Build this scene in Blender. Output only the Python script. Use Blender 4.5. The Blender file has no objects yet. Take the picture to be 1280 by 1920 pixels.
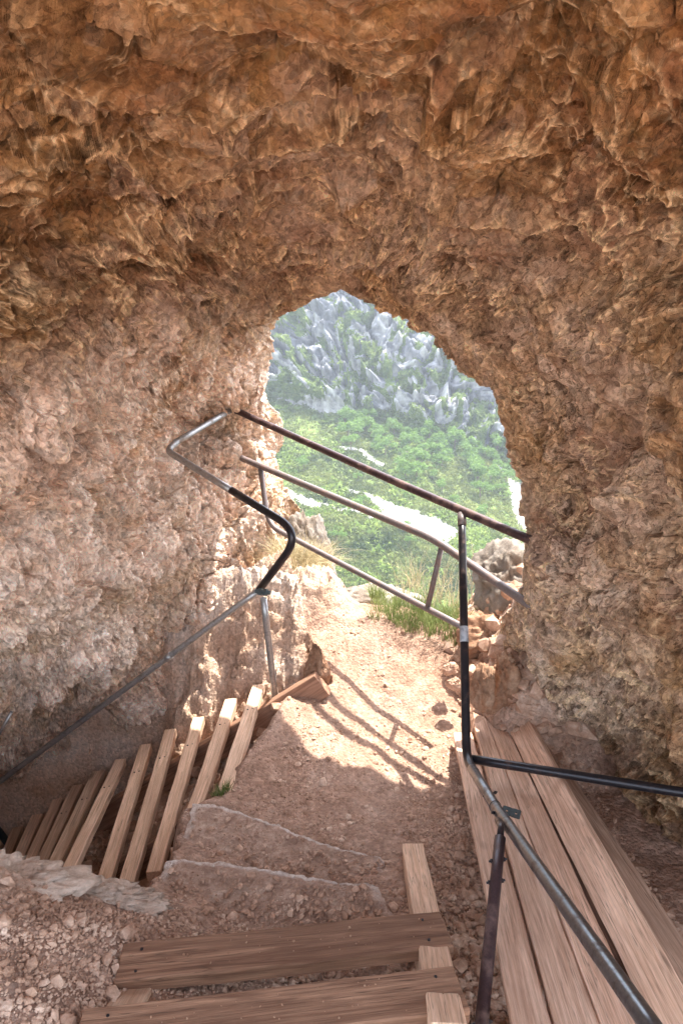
import bpy, bmesh, math, random
import numpy as np
from mathutils import Vector, Matrix

random.seed(7)
RNG = np.random.default_rng(7)
SC = bpy.context.scene
COL = SC.collection

# ------------------------------------------------------------------ camera, sky, sun, exposure
# The eye is the world's origin; the tunnel floor lies 1.5 to 2 m below it.
F = 26.0 / 36.0 * 1920.0
PITCH = math.radians(15)
CP, SP = math.cos(PITCH), math.sin(PITCH)
cam_data = bpy.data.cameras.new("camera")
cam_data.lens = 26.0
cam_data.sensor_width = 36.0
cam_data.clip_start = 0.05
cam_data.clip_end = 5000
cam = bpy.data.objects.new("camera", cam_data)
cam.rotation_euler = (math.radians(90) - PITCH, 0, 0)
COL.objects.link(cam)
SC.camera = cam

SUN = Vector((0.28, 0.31, 1.0)).normalized()
world = bpy.data.worlds.new("World")
SC.world = world
world.use_nodes = True
wn = world.node_tree
sky = wn.nodes.new("ShaderNodeTexSky")
sky.sky_type = 'NISHITA'
sky.sun_disc = False
sky.sun_elevation = math.asin(SUN.z)
sky.sun_rotation = math.atan2(SUN.x, SUN.y)
sky.altitude = 1200
sky.air_density = 1.0
sky.dust_density = 3.5
sky.ozone_density = 0.2
bg = wn.nodes["Background"]
bg.inputs[1].default_value = 0.15
hs = wn.nodes.new("ShaderNodeHueSaturation")
hs.inputs["Saturation"].default_value = 0.45      # a milky summer sky
wn.links.new(sky.outputs[0], hs.inputs["Color"])
wn.links.new(hs.outputs[0], bg.inputs[0])

sd = bpy.data.lights.new("sun", 'SUN')
sd.energy = 2.0
sd.angle = math.radians(0.7)
sd.color = (1.0, 0.94, 0.85)
sun = bpy.data.objects.new("sun", sd)
sun.rotation_euler = SUN.to_track_quat('Z', 'Y').to_euler()
sun.location = (0, 3, 40)
COL.objects.link(sun)

SC.view_settings.view_transform = 'Standard'
SC.view_settings.look = 'None'
SC.view_settings.gamma = 1
SC.view_settings.exposure = 2.98
SC.cycles.max_bounces = 7
SC.cycles.diffuse_bounces = 5
SC.cycles.sample_clamp_indirect = 8
SC.cycles.use_denoising = True
SC.cycles.denoising_prefilter = 'NONE'

# ------------------------------------------------------------------ helpers: places
def ray(px, py):
    """direction with axis depth 1 through a point of the photograph (1280 x 1920)"""
    u = (np.asarray(px, float) - 640) / F
    v = (np.asarray(py, float) - 960) / F
    return np.stack([u, CP - v * SP, -SP - v * CP], -1)

def P(px, py, d):
    return ray(px, py) * np.asarray(d, float)[..., None]

def PV(px, py, d):
    return Vector(P(px, py, d).tolist())

def H(px, py, h):
    """point at height h below the eye"""
    r = ray(px, py)
    return r * (h / -r[..., 2])[..., None]

# ------------------------------------------------------------------ helpers: noise
def _hash(ix, iy, iz, seed):
    h = (ix.astype(np.uint32) * np.uint32(374761393) + iy.astype(np.uint32) * np.uint32(668265263)
         + iz.astype(np.uint32) * np.uint32(2147483647 & 0x9E3779B1) + np.uint32(seed * 1013904223 & 0xFFFFFFFF))
    h = (h ^ (h >> np.uint32(13))) * np.uint32(1274126177)
    h = (h ^ (h >> np.uint32(16))) * np.uint32(2246822519)
    return h ^ (h >> np.uint32(15))

def perlin(p, seed=0):
    p = np.asarray(p, np.float32)
    i = np.floor(p).astype(np.int32)
    f = p - i
    w = f * f * f * (f * (f * 6 - 15) + 10)
    out = np.zeros(p.shape[:-1], np.float32)
    for dx in (0, 1):
        for dy in (0, 1):
            for dz in (0, 1):
                h = _hash(i[..., 0] + dx, i[..., 1] + dy, i[..., 2] + dz, seed)
                gx = ((h & np.uint32(1023)).astype(np.float32) / 511.5 - 1)
                gy = (((h >> np.uint32(10)) & np.uint32(1023)).astype(np.float32) / 511.5 - 1)
                gz = (((h >> np.uint32(20)) & np.uint32(1023)).astype(np.float32) / 511.5 - 1)
                g = gx * (f[..., 0] - dx) + gy * (f[..., 1] - dy) + gz * (f[..., 2] - dz)
                wx = w[..., 0] if dx else 1 - w[..., 0]
                wy = w[..., 1] if dy else 1 - w[..., 1]
                wz = w[..., 2] if dz else 1 - w[..., 2]
                out += g * wx * wy * wz
    return out * 1.3

def fbm(p, octaves=4, seed=0, gain=0.5):
    p = np.asarray(p, np.float32)
    a, s, out = 1.0, 1.0, 0
    for k in range(octaves):
        out = out + a * perlin(p * s + k * 17.3, seed + k)
        a *= gain
        s *= 2.03
    return out

def worley(p, seed=0, jit=0.85):
    """F1 distance, F2-F1, tilt (a random slope across each cell), id in 0..1"""
    p = np.asarray(p, np.float32)
    b = np.floor(p - 0.5).astype(np.int32)
    n = p.shape[:-1]
    f1 = np.full(n, 9.0, np.float32); f2 = np.full(n, 9.0, np.float32)
    tilt = np.zeros(n, np.float32); idv = np.zeros(n, np.float32)
    for dx in (0, 1):
        for dy in (0, 1):
            for dz in (0, 1):
                cx, cy, cz = b[..., 0] + dx, b[..., 1] + dy, b[..., 2] + dz
                h = _hash(cx, cy, cz, seed)
                ox = ((h & np.uint32(1023)).astype(np.float32) / 1023 - .5) * jit + .5
                oy = (((h >> np.uint32(10)) & np.uint32(1023)).astype(np.float32) / 1023 - .5) * jit + .5
                oz = (((h >> np.uint32(20)) & np.uint32(1023)).astype(np.float32) / 1023 - .5) * jit + .5
                vx = p[..., 0] - cx - ox; vy = p[..., 1] - cy - oy; vz = p[..., 2] - cz - oz
                d = vx * vx + vy * vy + vz * vz
                g = _hash(cx, cy, cz, seed + 91)
                tx = (g & np.uint32(1023)).astype(np.float32) / 511.5 - 1
                ty = ((g >> np.uint32(10)) & np.uint32(1023)).astype(np.float32) / 511.5 - 1
                tz = ((g >> np.uint32(20)) & np.uint32(1023)).astype(np.float32) / 511.5 - 1
                m = d < f1
                f2 = np.where(m, f1, np.minimum(f2, d))
                f1 = np.where(m, d, f1)
                tilt = np.where(m, vx * tx + vy * ty + vz * tz, tilt)
                idv = np.where(m, tx * .5 + .5, idv)
    f1 = np.sqrt(f1); f2 = np.sqrt(f2)
    return f1, f2 - f1, tilt, idv

def facets(p, seed=0, c=1.0, tilt=.6, off=.25, jit=.9):
    """continuous chipped relief: the lowest of the shallow tilted bowls centred in the cells around p.
    returns height, nearness to a crest, id 0..1"""
    p = np.asarray(p, np.float32)
    b = np.floor(p - 0.5).astype(np.int32)
    n = p.shape[:-1]
    m1 = np.full(n, 9.0, np.float32); m2 = np.full(n, 9.0, np.float32); idv = np.zeros(n, np.float32)
    for dx in (0, 1):
        for dy in (0, 1):
            for dz in (0, 1):
                cx, cy, cz = b[..., 0] + dx, b[..., 1] + dy, b[..., 2] + dz
                h = _hash(cx, cy, cz, seed); g = _hash(cx, cy, cz, seed + 91)
                k = [(w.astype(np.float32) / 1023 - .5) for w in (h & np.uint32(1023), (h >> np.uint32(10)) & np.uint32(1023), (h >> np.uint32(20)) & np.uint32(1023),
                     g & np.uint32(1023), (g >> np.uint32(10)) & np.uint32(1023), (g >> np.uint32(20)) & np.uint32(1023))]
                vx = p[..., 0] - cx - .5 - k[0] * jit; vy = p[..., 1] - cy - .5 - k[1] * jit; vz = p[..., 2] - cz - .5 - k[2] * jit
                d = c * (vx * vx + vy * vy + vz * vz) + 2 * tilt * (vx * k[3] + vy * k[4] + vz * k[5]) + off * k[3] * 2 * .5
                m = d < m1
                m2 = np.where(m, m1, np.minimum(m2, d)); m1 = np.where(m, d, m1); idv = np.where(m, k[4] + .5, idv)
    return m1, m2 - m1, idv

def warp(p, amt, scale, seed):
    q = np.array(p, np.float32)
    for k in range(3):
        q[..., k] += amt * perlin(p * scale + 31.7 * (k + 1), seed + k)
    return q

def sstep(a, b, x):
    t = np.clip((x - a) / (b - a), 0, 1)
    return t * t * (3 - 2 * t)

class RBF:
    def __init__(self, pts, vals, eps=0.0):
        self.p = np.asarray(pts, float); v = np.asarray(vals, float)
        n = len(v)
        K = self.k(self.p, self.p) + eps * np.eye(n)
        A = np.zeros((n + 3, n + 3)); A[:n, :n] = K; A[:n, n] = 1; A[:n, n + 1:] = self.p
        A[n:, :n] = A[:n, n:].T
        self.w = np.linalg.solve(A, np.concatenate([v, np.zeros(3)]))
    @staticmethod
    def k(a, b):
        r = np.sqrt(((a[:, None, :] - b[None, :, :]) ** 2).sum(-1) + 1e-9)
        return -r
    def __call__(self, q):
        sh = q.shape[:-1]
        q = q.reshape(-1, 2)
        out = np.empty(len(q))
        for i in range(0, len(q), 60000):
            c = q[i:i + 60000]
            out[i:i + 60000] = self.k(c, self.p) @ self.w[:-3] + self.w[-3] + c @ self.w[-2:]
        return out.reshape(sh)

# ------------------------------------------------------------------ helpers: objects
def mesh_np(name, verts, faces, mat=None, smooth=False, attrs=None):
    """faces: (n,3) or (n,4) int array"""
    verts = np.asarray(verts, np.float32).reshape(-1, 3)
    faces = np.asarray(faces, np.int32)
    k = faces.shape[1]
    me = bpy.data.meshes.new(name)
    me.vertices.add(len(verts)); me.vertices.foreach_set("co", verts.ravel())
    me.loops.add(faces.size); me.loops.foreach_set("vertex_index", faces.ravel())
    me.polygons.add(len(faces))
    me.polygons.foreach_set("loop_start", np.arange(0, faces.size, k, dtype=np.int32))
    me.polygons.foreach_set("loop_total", np.full(len(faces), k, np.int32))
    me.update(calc_edges=True)
    me.polygons.foreach_set("use_smooth", np.full(len(faces), smooth, bool))
    if attrs:
        for an, av in attrs.items():
            a = me.color_attributes.new(an, 'FLOAT_COLOR', 'POINT')
            c = np.ones((len(verts), 4), np.float32); c[:, :av.shape[-1]] = av
            a.data.foreach_set("color", c.ravel())
    if mat: me.materials.append(mat)
    return me

def link(name, me, parent=None, loc=None):
    o = bpy.data.objects.new(name, me)
    COL.objects.link(o)
    if parent is not None: o.parent = parent
    if loc is not None: o.location = loc
    return o

def tag(o, label=None, cat=None, group=None, kind=None):
    if label: o["label"] = label
    if cat: o["category"] = cat
    if group: o["group"] = group
    if kind: o["kind"] = kind
    return o

def empty(name, loc):
    o = bpy.data.objects.new(name, None)
    o.empty_display_size = 0.1
    COL.objects.link(o); o.location = loc
    return o

def grid_faces(nr, nc, wrap=False):
    i = np.arange(nr - 1)[:, None]; j = np.arange(nc if wrap else nc - 1)[None, :]
    a = i * nc + j; b = i * nc + (j + 1) % nc
    return np.stack([a, b, b + nc, a + nc], -1).reshape(-1, 4)

# ------------------------------------------------------------------ materials
def nodes(name):
    m = bpy.data.materials.new(name); m.use_nodes = True
    nt = m.node_tree
    return m, nt, nt.nodes["Principled BSDF"]

def N(nt, typ, **kw):
    n = nt.nodes.new(typ)
    for k, v in kw.items():
        if k.startswith("i_"): n.inputs[k[2:].replace("_", " ")].default_value = v
        else: setattr(n, k, v)
    return n

def noise_n(nt, vec, scale, detail=6, rough=.6, dist=0):
    n = N(nt, "ShaderNodeTexNoise"); n.inputs["Scale"].default_value = scale
    n.inputs["Detail"].default_value = detail; n.inputs["Roughness"].default_value = rough
    n.inputs["Distortion"].default_value = dist
    nt.links.new(vec, n.inputs["Vector"]); return n.outputs["Fac"]

def ramp(nt, fac, stops):
    r = N(nt, "ShaderNodeValToRGB"); e = r.color_ramp.elements
    while len(e) < len(stops): e.new(0.5)
    for k, (pos, c) in enumerate(stops):
        e[k].position = pos; e[k].color = (*c, 1) if len(c) == 3 else c
    nt.links.new(fac, r.inputs["Fac"]); return r.outputs["Color"]

def mix(nt, fac, a, b, mode='MIX'):
    m = N(nt, "ShaderNodeMix", data_type='RGBA', blend_type=mode)
    for sock, v in ((0, fac), (6, a), (7, b)):
        if isinstance(v, (int, float)): m.inputs[sock].default_value = v
        elif isinstance(v, tuple): m.inputs[sock].default_value = (*v, 1)
        else: nt.links.new(v, m.inputs[sock])
    return m.outputs[2]

def math_n(nt, op, a, b=None):
    m = N(nt, "ShaderNodeMath", operation=op)
    for s, v in ((0, a), (1, b)):
        if v is None: continue
        if isinstance(v, (int, float)): m.inputs[s].default_value = v
        else: nt.links.new(v, m.inputs[s])
    return m.outputs[0]

def bump(nt, bsdf, height, strength, dist=0.01, prev=None):
    b = N(nt, "ShaderNodeBump"); b.inputs["Strength"].default_value = strength
    b.inputs["Distance"].default_value = dist
    nt.links.new(height, b.inputs["Height"])
    if prev is not None: nt.links.new(prev, b.inputs["Normal"])
    nt.links.new(b.outputs["Normal"], bsdf.inputs["Normal"]); return b.outputs["Normal"]

def coord(nt, which="Object", scale=None):
    t = N(nt, "ShaderNodeTexCoord").outputs[which]
    if scale:
        m = N(nt, "ShaderNodeMapping"); m.inputs["Scale"].default_value = scale
        nt.links.new(t, m.inputs["Vector"]); t = m.outputs["Vector"]
    return t

def mat_cave():
    """limestone: R of 'zone' = pale pink rock, G = red iron staining, B = pale crust on ridges plus painted rim light"""
    m, nt, b = nodes("cave_limestone")
    c = coord(nt)
    at = N(nt, "ShaderNodeAttribute", attribute_name="zone")
    sep = N(nt, "ShaderNodeSeparateColor"); nt.links.new(at.outputs["Color"], sep.inputs[0])
    n1 = noise_n(nt, c, 2.2, 8, .62, .6)
    n2 = noise_n(nt, c, 9, 8, .65, .3)
    n3 = noise_n(nt, c, 40, 6, .7)
    brown = ramp(nt, n2, [(.28, (.070, .034, .014)), (.44, (.175, .090, .038)), (.57, (.31, .178, .082)), (.75, (.52, .34, .18))])
    pink = ramp(nt, n2, [(.25, (.52, .32, .22)), (.38, (.74, .53, .41)), (.52, (.84, .68, .57)), (.7, (.90, .79, .70))])
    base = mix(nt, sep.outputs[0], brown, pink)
    och = ramp(nt, n1, [(.50, (0, 0, 0)), (.66, (1, 1, 1))])
    base = mix(nt, math_n(nt, 'MULTIPLY', och, .55), base, (.42, .24, .09))
    redf = math_n(nt, 'MULTIPLY', sep.outputs[1], ramp(nt, n2, [(.35, (0, 0, 0)), (.6, (1, 1, 1))]))
    base = mix(nt, math_n(nt, 'MULTIPLY', redf, .7), base, (.20, .075, .035))
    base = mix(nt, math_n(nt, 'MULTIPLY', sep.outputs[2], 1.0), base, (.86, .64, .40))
    spk = ramp(nt, n3, [(.32, (.84, .83, .81)), (.62, (1.24, 1.24, 1.24))])
    base = mix(nt, 1.0, base, spk, 'MULTIPLY')
    # small broken chips, each with its own tone, parted by dark cracks
    dn = N(nt, "ShaderNodeTexNoise"); dn.inputs["Scale"].default_value = 14; dn.inputs["Detail"].default_value = 3
    nt.links.new(c, dn.inputs["Vector"])
    dv = N(nt, "ShaderNodeVectorMath", operation='MULTIPLY_ADD'); nt.links.new(dn.outputs["Color"], dv.inputs[0]); dv.inputs[1].default_value = (.05, .05, .05); nt.links.new(c, dv.inputs[2])
    hs = []
    for sc_, lo, hi, ck in ((21, .92, 1.20, .3), (62, .80, 1.34, 0)):
        v1 = N(nt, "ShaderNodeTexVoronoi"); v1.inputs["Scale"].default_value = sc_; nt.links.new(dv.outputs[0], v1.inputs["Vector"])
        sp = N(nt, "ShaderNodeSeparateColor"); nt.links.new(v1.outputs["Color"], sp.inputs[0])
        base = mix(nt, 1.0, base, ramp(nt, sp.outputs[0], [(0, (lo, lo * .97, lo * .94)), (1, (hi, hi, hi))]), 'MULTIPLY')
        # tilted little planes: position in the cell dotted with a per-cell direction
        dl = N(nt, "ShaderNodeVectorMath", operation='SUBTRACT'); nt.links.new(dv.outputs[0], dl.inputs[0]); nt.links.new(v1.outputs["Position"], dl.inputs[1])
        cc = N(nt, "ShaderNodeVectorMath", operation='SUBTRACT'); nt.links.new(v1.outputs["Color"], cc.inputs[0]); cc.inputs[1].default_value = (.5, .5, .5)
        dt_ = N(nt, "ShaderNodeVectorMath", operation='DOT_PRODUCT'); nt.links.new(dl.outputs[0], dt_.inputs[0]); nt.links.new(cc.outputs[0], dt_.inputs[1])
        hs.append(dt_.outputs["Value"])
        if ck:
            v2 = N(nt, "ShaderNodeTexVoronoi", feature='DISTANCE_TO_EDGE'); v2.inputs["Scale"].default_value = sc_; nt.links.new(dv.outputs[0], v2.inputs["Vector"])
            e_ = ramp(nt, v2.outputs["Distance"], [(0, (1, 1, 1)), (.05, (0, 0, 0))])
            e_ = math_n(nt, 'MULTIPLY', e_, ramp(nt, n1, [(.42, (0, 0, 0)), (.56, (1, 1, 1))]))
            base = mix(nt, math_n(nt, 'MULTIPLY', e_, ck), base, (.06, .03, .015))
    planes = math_n(nt, 'ADD', hs[0], math_n(nt, 'MULTIPLY', hs[1], 1.3))
    bp = N(nt, "ShaderNodeBump"); bp.inputs["Strength"].default_value = 1.0; bp.inputs["Distance"].default_value = 1.5
    nt.links.new(planes, bp.inputs["Height"])
    nt.links.new(base, b.inputs["Base Color"])
    b.inputs["Roughness"].default_value = .85
    b.inputs["Specular IOR Level"].default_value = .25
    h = math_n(nt, 'ADD', noise_n(nt, c, 28, 10, .72, .4), math_n(nt, 'MULTIPLY', noise_n(nt, c, 110, 6, .7), .35))
    bump(nt, b, h, 1.0, .014, bp.outputs["Normal"])
    return m

def mat_simple_rock(name, stops, scale=6, bd=.01, bscale=30):
    m, nt, b = nodes(name)
    c = coord(nt)
    n = noise_n(nt, c, scale, 9, .65, .4)
    base = ramp(nt, n, stops)
    n3 = noise_n(nt, c, bscale * 1.5, 5, .7)
    base = mix(nt, 1.0, base, ramp(nt, n3, [(.3, (.75, .75, .75)), (.7, (1.15, 1.15, 1.15))]), 'MULTIPLY')
    nt.links.new(base, b.inputs["Base Color"])
    b.inputs["Roughness"].default_value = .9
    b.inputs["Specular IOR Level"].default_value = .2
    bump(nt, b, noise_n(nt, c, bscale, 10, .72, .3), 1.0, bd)
    return m

def mat_ground():
    """zone: R = bare pale rock, G = packed earth path"""
    m, nt, b = nodes("earth_and_rock")
    c = coord(nt)
    at = N(nt, "ShaderNodeAttribute", attribute_name="zone")
    sep = N(nt, "ShaderNodeSeparateColor"); nt.links.new(at.outputs["Color"], sep.inputs[0])
    n2 = noise_n(nt, c, 14, 8, .65, .2)
    n1 = noise_n(nt, c, 3, 6, .6, .2)
    earth = ramp(nt, n2, [(.25, (.23, .125, .085)), (.5, (.37, .225, .16)), (.75, (.52, .36, .275))])
    rock = ramp(nt, n1, [(.3, (.50, .30, .19)), (.48, (.66, .47, .35)), (.65, (.76, .62, .52))])
    base = mix(nt, sep.outputs[0], earth, rock)
    vor = N(nt, "ShaderNodeTexVoronoi"); vor.inputs["Scale"].default_value = 70
    nt.links.new(c, vor.inputs["Vector"])
    peb = ramp(nt, vor.outputs["Color"], [(.2, (.72, .72, .72)), (.8, (1.25, 1.25, 1.25))])
    base = mix(nt, .7, base, mix(nt, 1.0, base, peb, 'MULTIPLY'))
    nt.links.new(base, b.inputs["Base Color"])
    b.inputs["Roughness"].default_value = .95
    b.inputs["Specular IOR Level"].default_value = .15
    nb = bump(nt, b, noise_n(nt, c, 45, 10, .75, .2), 1.0, .012)
    inv = math_n(nt, 'SUBTRACT', 1.0, vor.outputs["Distance"])
    bump(nt, b, inv, .8, .006, nb)
    return m

def mat_wood(name, dark, light, saw=0.0, grey=None):
    m, nt, b = nodes(name)
    oi = N(nt, "ShaderNodeObjectInfo")
    t = N(nt, "ShaderNodeTexCoord").outputs["Object"]
    off = N(nt, "ShaderNodeVectorMath", operation='MULTIPLY_ADD')
    nt.links.new(t, off.inputs[0]); off.inputs[1].default_value = (1, 1, 1)
    comb = N(nt, "ShaderNodeCombineXYZ")
    for k in range(3): nt.links.new(math_n(nt, 'MULTIPLY', oi.outputs["Random"], 7.3 + 5 * k), comb.inputs[k])
    nt.links.new(comb.outputs[0], off.inputs[2])
    def mp(s):
        q = N(nt, "ShaderNodeMapping"); q.inputs["Scale"].default_value = s
        nt.links.new(off.outputs[0], q.inputs["Vector"]); return q.outputs["Vector"]
    grain = noise_n(nt, mp((1.6, 34, 34)), 1.6, 8, .6, 1.2)
    fine = noise_n(nt, mp((4, 160, 160)), 1.5, 5, .7, .4)
    patch = noise_n(nt, mp((1.5, 5, 5)), 1.3, 5, .6)
    base = ramp(nt, grain, [(.30, dark), (.52, tuple(.5 * (a + c) for a, c in zip(dark, light))), (.70, light)])
    base = mix(nt, .6, base, mix(nt, 1.0, base, ramp(nt, fine, [(.3, (.55, .5, .48)), (.6, (1.15, 1.15, 1.15))]), 'MULTIPLY'))
    base = mix(nt, 1.0, base, ramp(nt, patch, [(.3, (.78, .74, .72)), (.7, (1.15, 1.14, 1.13))]), 'MULTIPLY')
    cr = noise_n(nt, mp((1.1, 48, 48)), 1.7, 3, .5, .3)
    cl_ = math_n(nt, 'ABSOLUTE', math_n(nt, 'SUBTRACT', cr, .5))
    line = ramp(nt, cl_, [(.0, (1, 1, 1)), (.022, (0, 0, 0))])
    line = math_n(nt, 'MULTIPLY', line, ramp(nt, patch, [(.40, (0, 0, 0)), (.58, (1, 1, 1))]))
    base = mix(nt, math_n(nt, 'MULTIPLY', line, .75), base, tuple(x * .3 for x in dark))
    # knots
    vor = N(nt, "ShaderNodeTexVoronoi"); vor.inputs["Scale"].default_value = 1
    nt.links.new(mp((2.6, 6.5, 6.5)), vor.inputs["Vector"])
    kn = ramp(nt, vor.outputs["Distance"], [(.05, (1, 1, 1)), (.13, (0, 0, 0))])
    base = mix(nt, math_n(nt, 'MULTIPLY', kn, .7), base, tuple(x * .35 for x in dark))
    rv = N(nt, "ShaderNodeHueSaturation")
    nt.links.new(math_n(nt, 'ADD', .78, math_n(nt, 'MULTIPLY', oi.outputs["Random"], .40)), rv.inputs["Value"])
    nt.links.new(base, rv.inputs["Color"]); base = rv.outputs[0]
    h = math_n(nt, 'ADD', fine, math_n(nt, 'MULTIPLY', grain, .8))
    if saw:
        w = N(nt, "ShaderNodeTexWave", wave_type='BANDS', bands_direction='X')
        w.inputs["Scale"].default_value = 19; w.inputs["Distortion"].default_value = 3.0
        w.inputs["Detail"].default_value = 2; w.inputs["Detail Scale"].default_value = .4
        nt.links.new(mp((1, .35, .35)), w.inputs["Vector"])
        h = math_n(nt, 'ADD', h, math_n(nt, 'MULTIPLY', w.outputs["Fac"], saw))
        base = mix(nt, .12, base, mix(nt, 1.0, base, ramp(nt, w.outputs["Fac"], [(.2, (.55, .5, .45)), (.8, (1.1, 1.1, 1.1))]), 'MULTIPLY'))
    nt.links.new(base, b.inputs["Base Color"])
    b.inputs["Roughness"].default_value = .78
    b.inputs["Specular IOR Level"].default_value = .25
    bump(nt, b, h, .8, .0025)
    return m

def mat_pipe(name, col, rust, amount, rough=.35, metal=.6):
    m, nt, b = nodes(name)
    c = coord(nt)
    n = noise_n(nt, c, 14, 8, .7, .3)
    f = ramp(nt, n, [(.62 - .25 * amount, (0, 0, 0)), (.78 - .25 * amount, (1, 1, 1))])
    n2 = noise_n(nt, c, 90, 4, .7)
    base = mix(nt, 1.0, mix(nt, f, col, rust), ramp(nt, n2, [(.3, (.8, .8, .8)), (.7, (1.2, 1.2, 1.2))]), 'MULTIPLY')
    nt.links.new(base, b.inputs["Base Color"])
    b.inputs["Metallic"].default_value = metal
    r = math_n(nt, 'ADD', rough, math_n(nt, 'MULTIPLY', f, .35))
    nt.links.new(r, b.inputs["Roughness"])
    bump(nt, b, n2, .3, .001)
    return m

def mat_leaf(name, c1, c2, scale=.3):
    m, nt, b = nodes(name)
    c = coord(nt)
    n = noise_n(nt, c, scale, 5, .7)
    nt.links.new(ramp(nt, n, [(.35, c1), (.65, c2)]), b.inputs["Base Color"])
    b.inputs["Roughness"].default_value = .7
    b.inputs["Specular IOR Level"].default_value = .2
    tr = N(nt, "ShaderNodeBsdfTranslucent"); nt.links.new(ramp(nt, n, [(.35, c1), (.65, c2)]), tr.inputs[0])
    ms = N(nt, "ShaderNodeMixShader"); ms.inputs[0].default_value = .35
    nt.links.new(b.outputs[0], ms.inputs[1]); nt.links.new(tr.outputs[0], ms.inputs[2])
    nt.links.new(ms.outputs[0], nt.nodes["Material Output"].inputs["Surface"])
    return m

M_CAVE = mat_cave()
M_GROUND = mat_ground()
M_STEP = mat_simple_rock("step_concrete_earth", [(.25, (.26, .15, .10)), (.5, (.40, .26, .19)), (.78, (.56, .42, .33))], 16, .012, 50)
M_STONE = mat_simple_rock("gravel_stone", [(.3, (.27, .155, .10)), (.5, (.50, .32, .225)), (.7, (.72, .55, .43))], 9.0, .004, 60)
M_PALE = mat_simple_rock("pale_limestone", [(.3, (.15, .115, .09)), (.5, (.25, .215, .18)), (.7, (.36, .33, .30))], 5, .012, 18)
M_LEDGE = mat_simple_rock("ledge_rock", [(.3, (.42, .28, .20)), (.5, (.62, .48, .38)), (.7, (.76, .66, .57))], 4, .014, 26)
M_BROWNROCK = mat_simple_rock("brown_rock", [(.3, (.20, .10, .06)), (.5, (.36, .21, .13)), (.7, (.52, .35, .24))], 9, .01, 40)
M_TREAD = mat_wood("weathered_tread_wood", (.155, .076, .045), (.42, .245, .155))
M_SLAT = mat_wood("slat_wood", (.56, .36, .235), (.84, .62, .46))
M_PLANK = mat_wood("sawn_plank_wood", (.48, .30, .205), (.82, .61, .47), saw=0)
M_STRING = mat_wood("stringer_wood", (.20, .11, .07), (.42, .26, .18))
M_BLACK = mat_pipe("black_painted_steel", (.022, .02, .024), (.10, .055, .045), .25, .32, .3)
M_RUST = mat_pipe("rust_brown_steel", (.17, .14, .135), (.22, .145, .12), .5, .5, .3)
M_PURPLE = mat_pipe("dark_brown_steel", (.055, .032, .035), (.16, .10, .085), .5, .42, .35)
M_GALV = mat_pipe("galvanised_steel", (.36, .35, .34), (.24, .20, .17), .4, .42, .7)
M_GREY = mat_pipe("worn_grey_steel", (.16, .165, .175), (.13, .10, .085), .4, .28, .8)
M_BRACK = mat_pipe("bracket_steel", (.09, .12, .13), (.06, .05, .04), .3, .4, .6)

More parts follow.
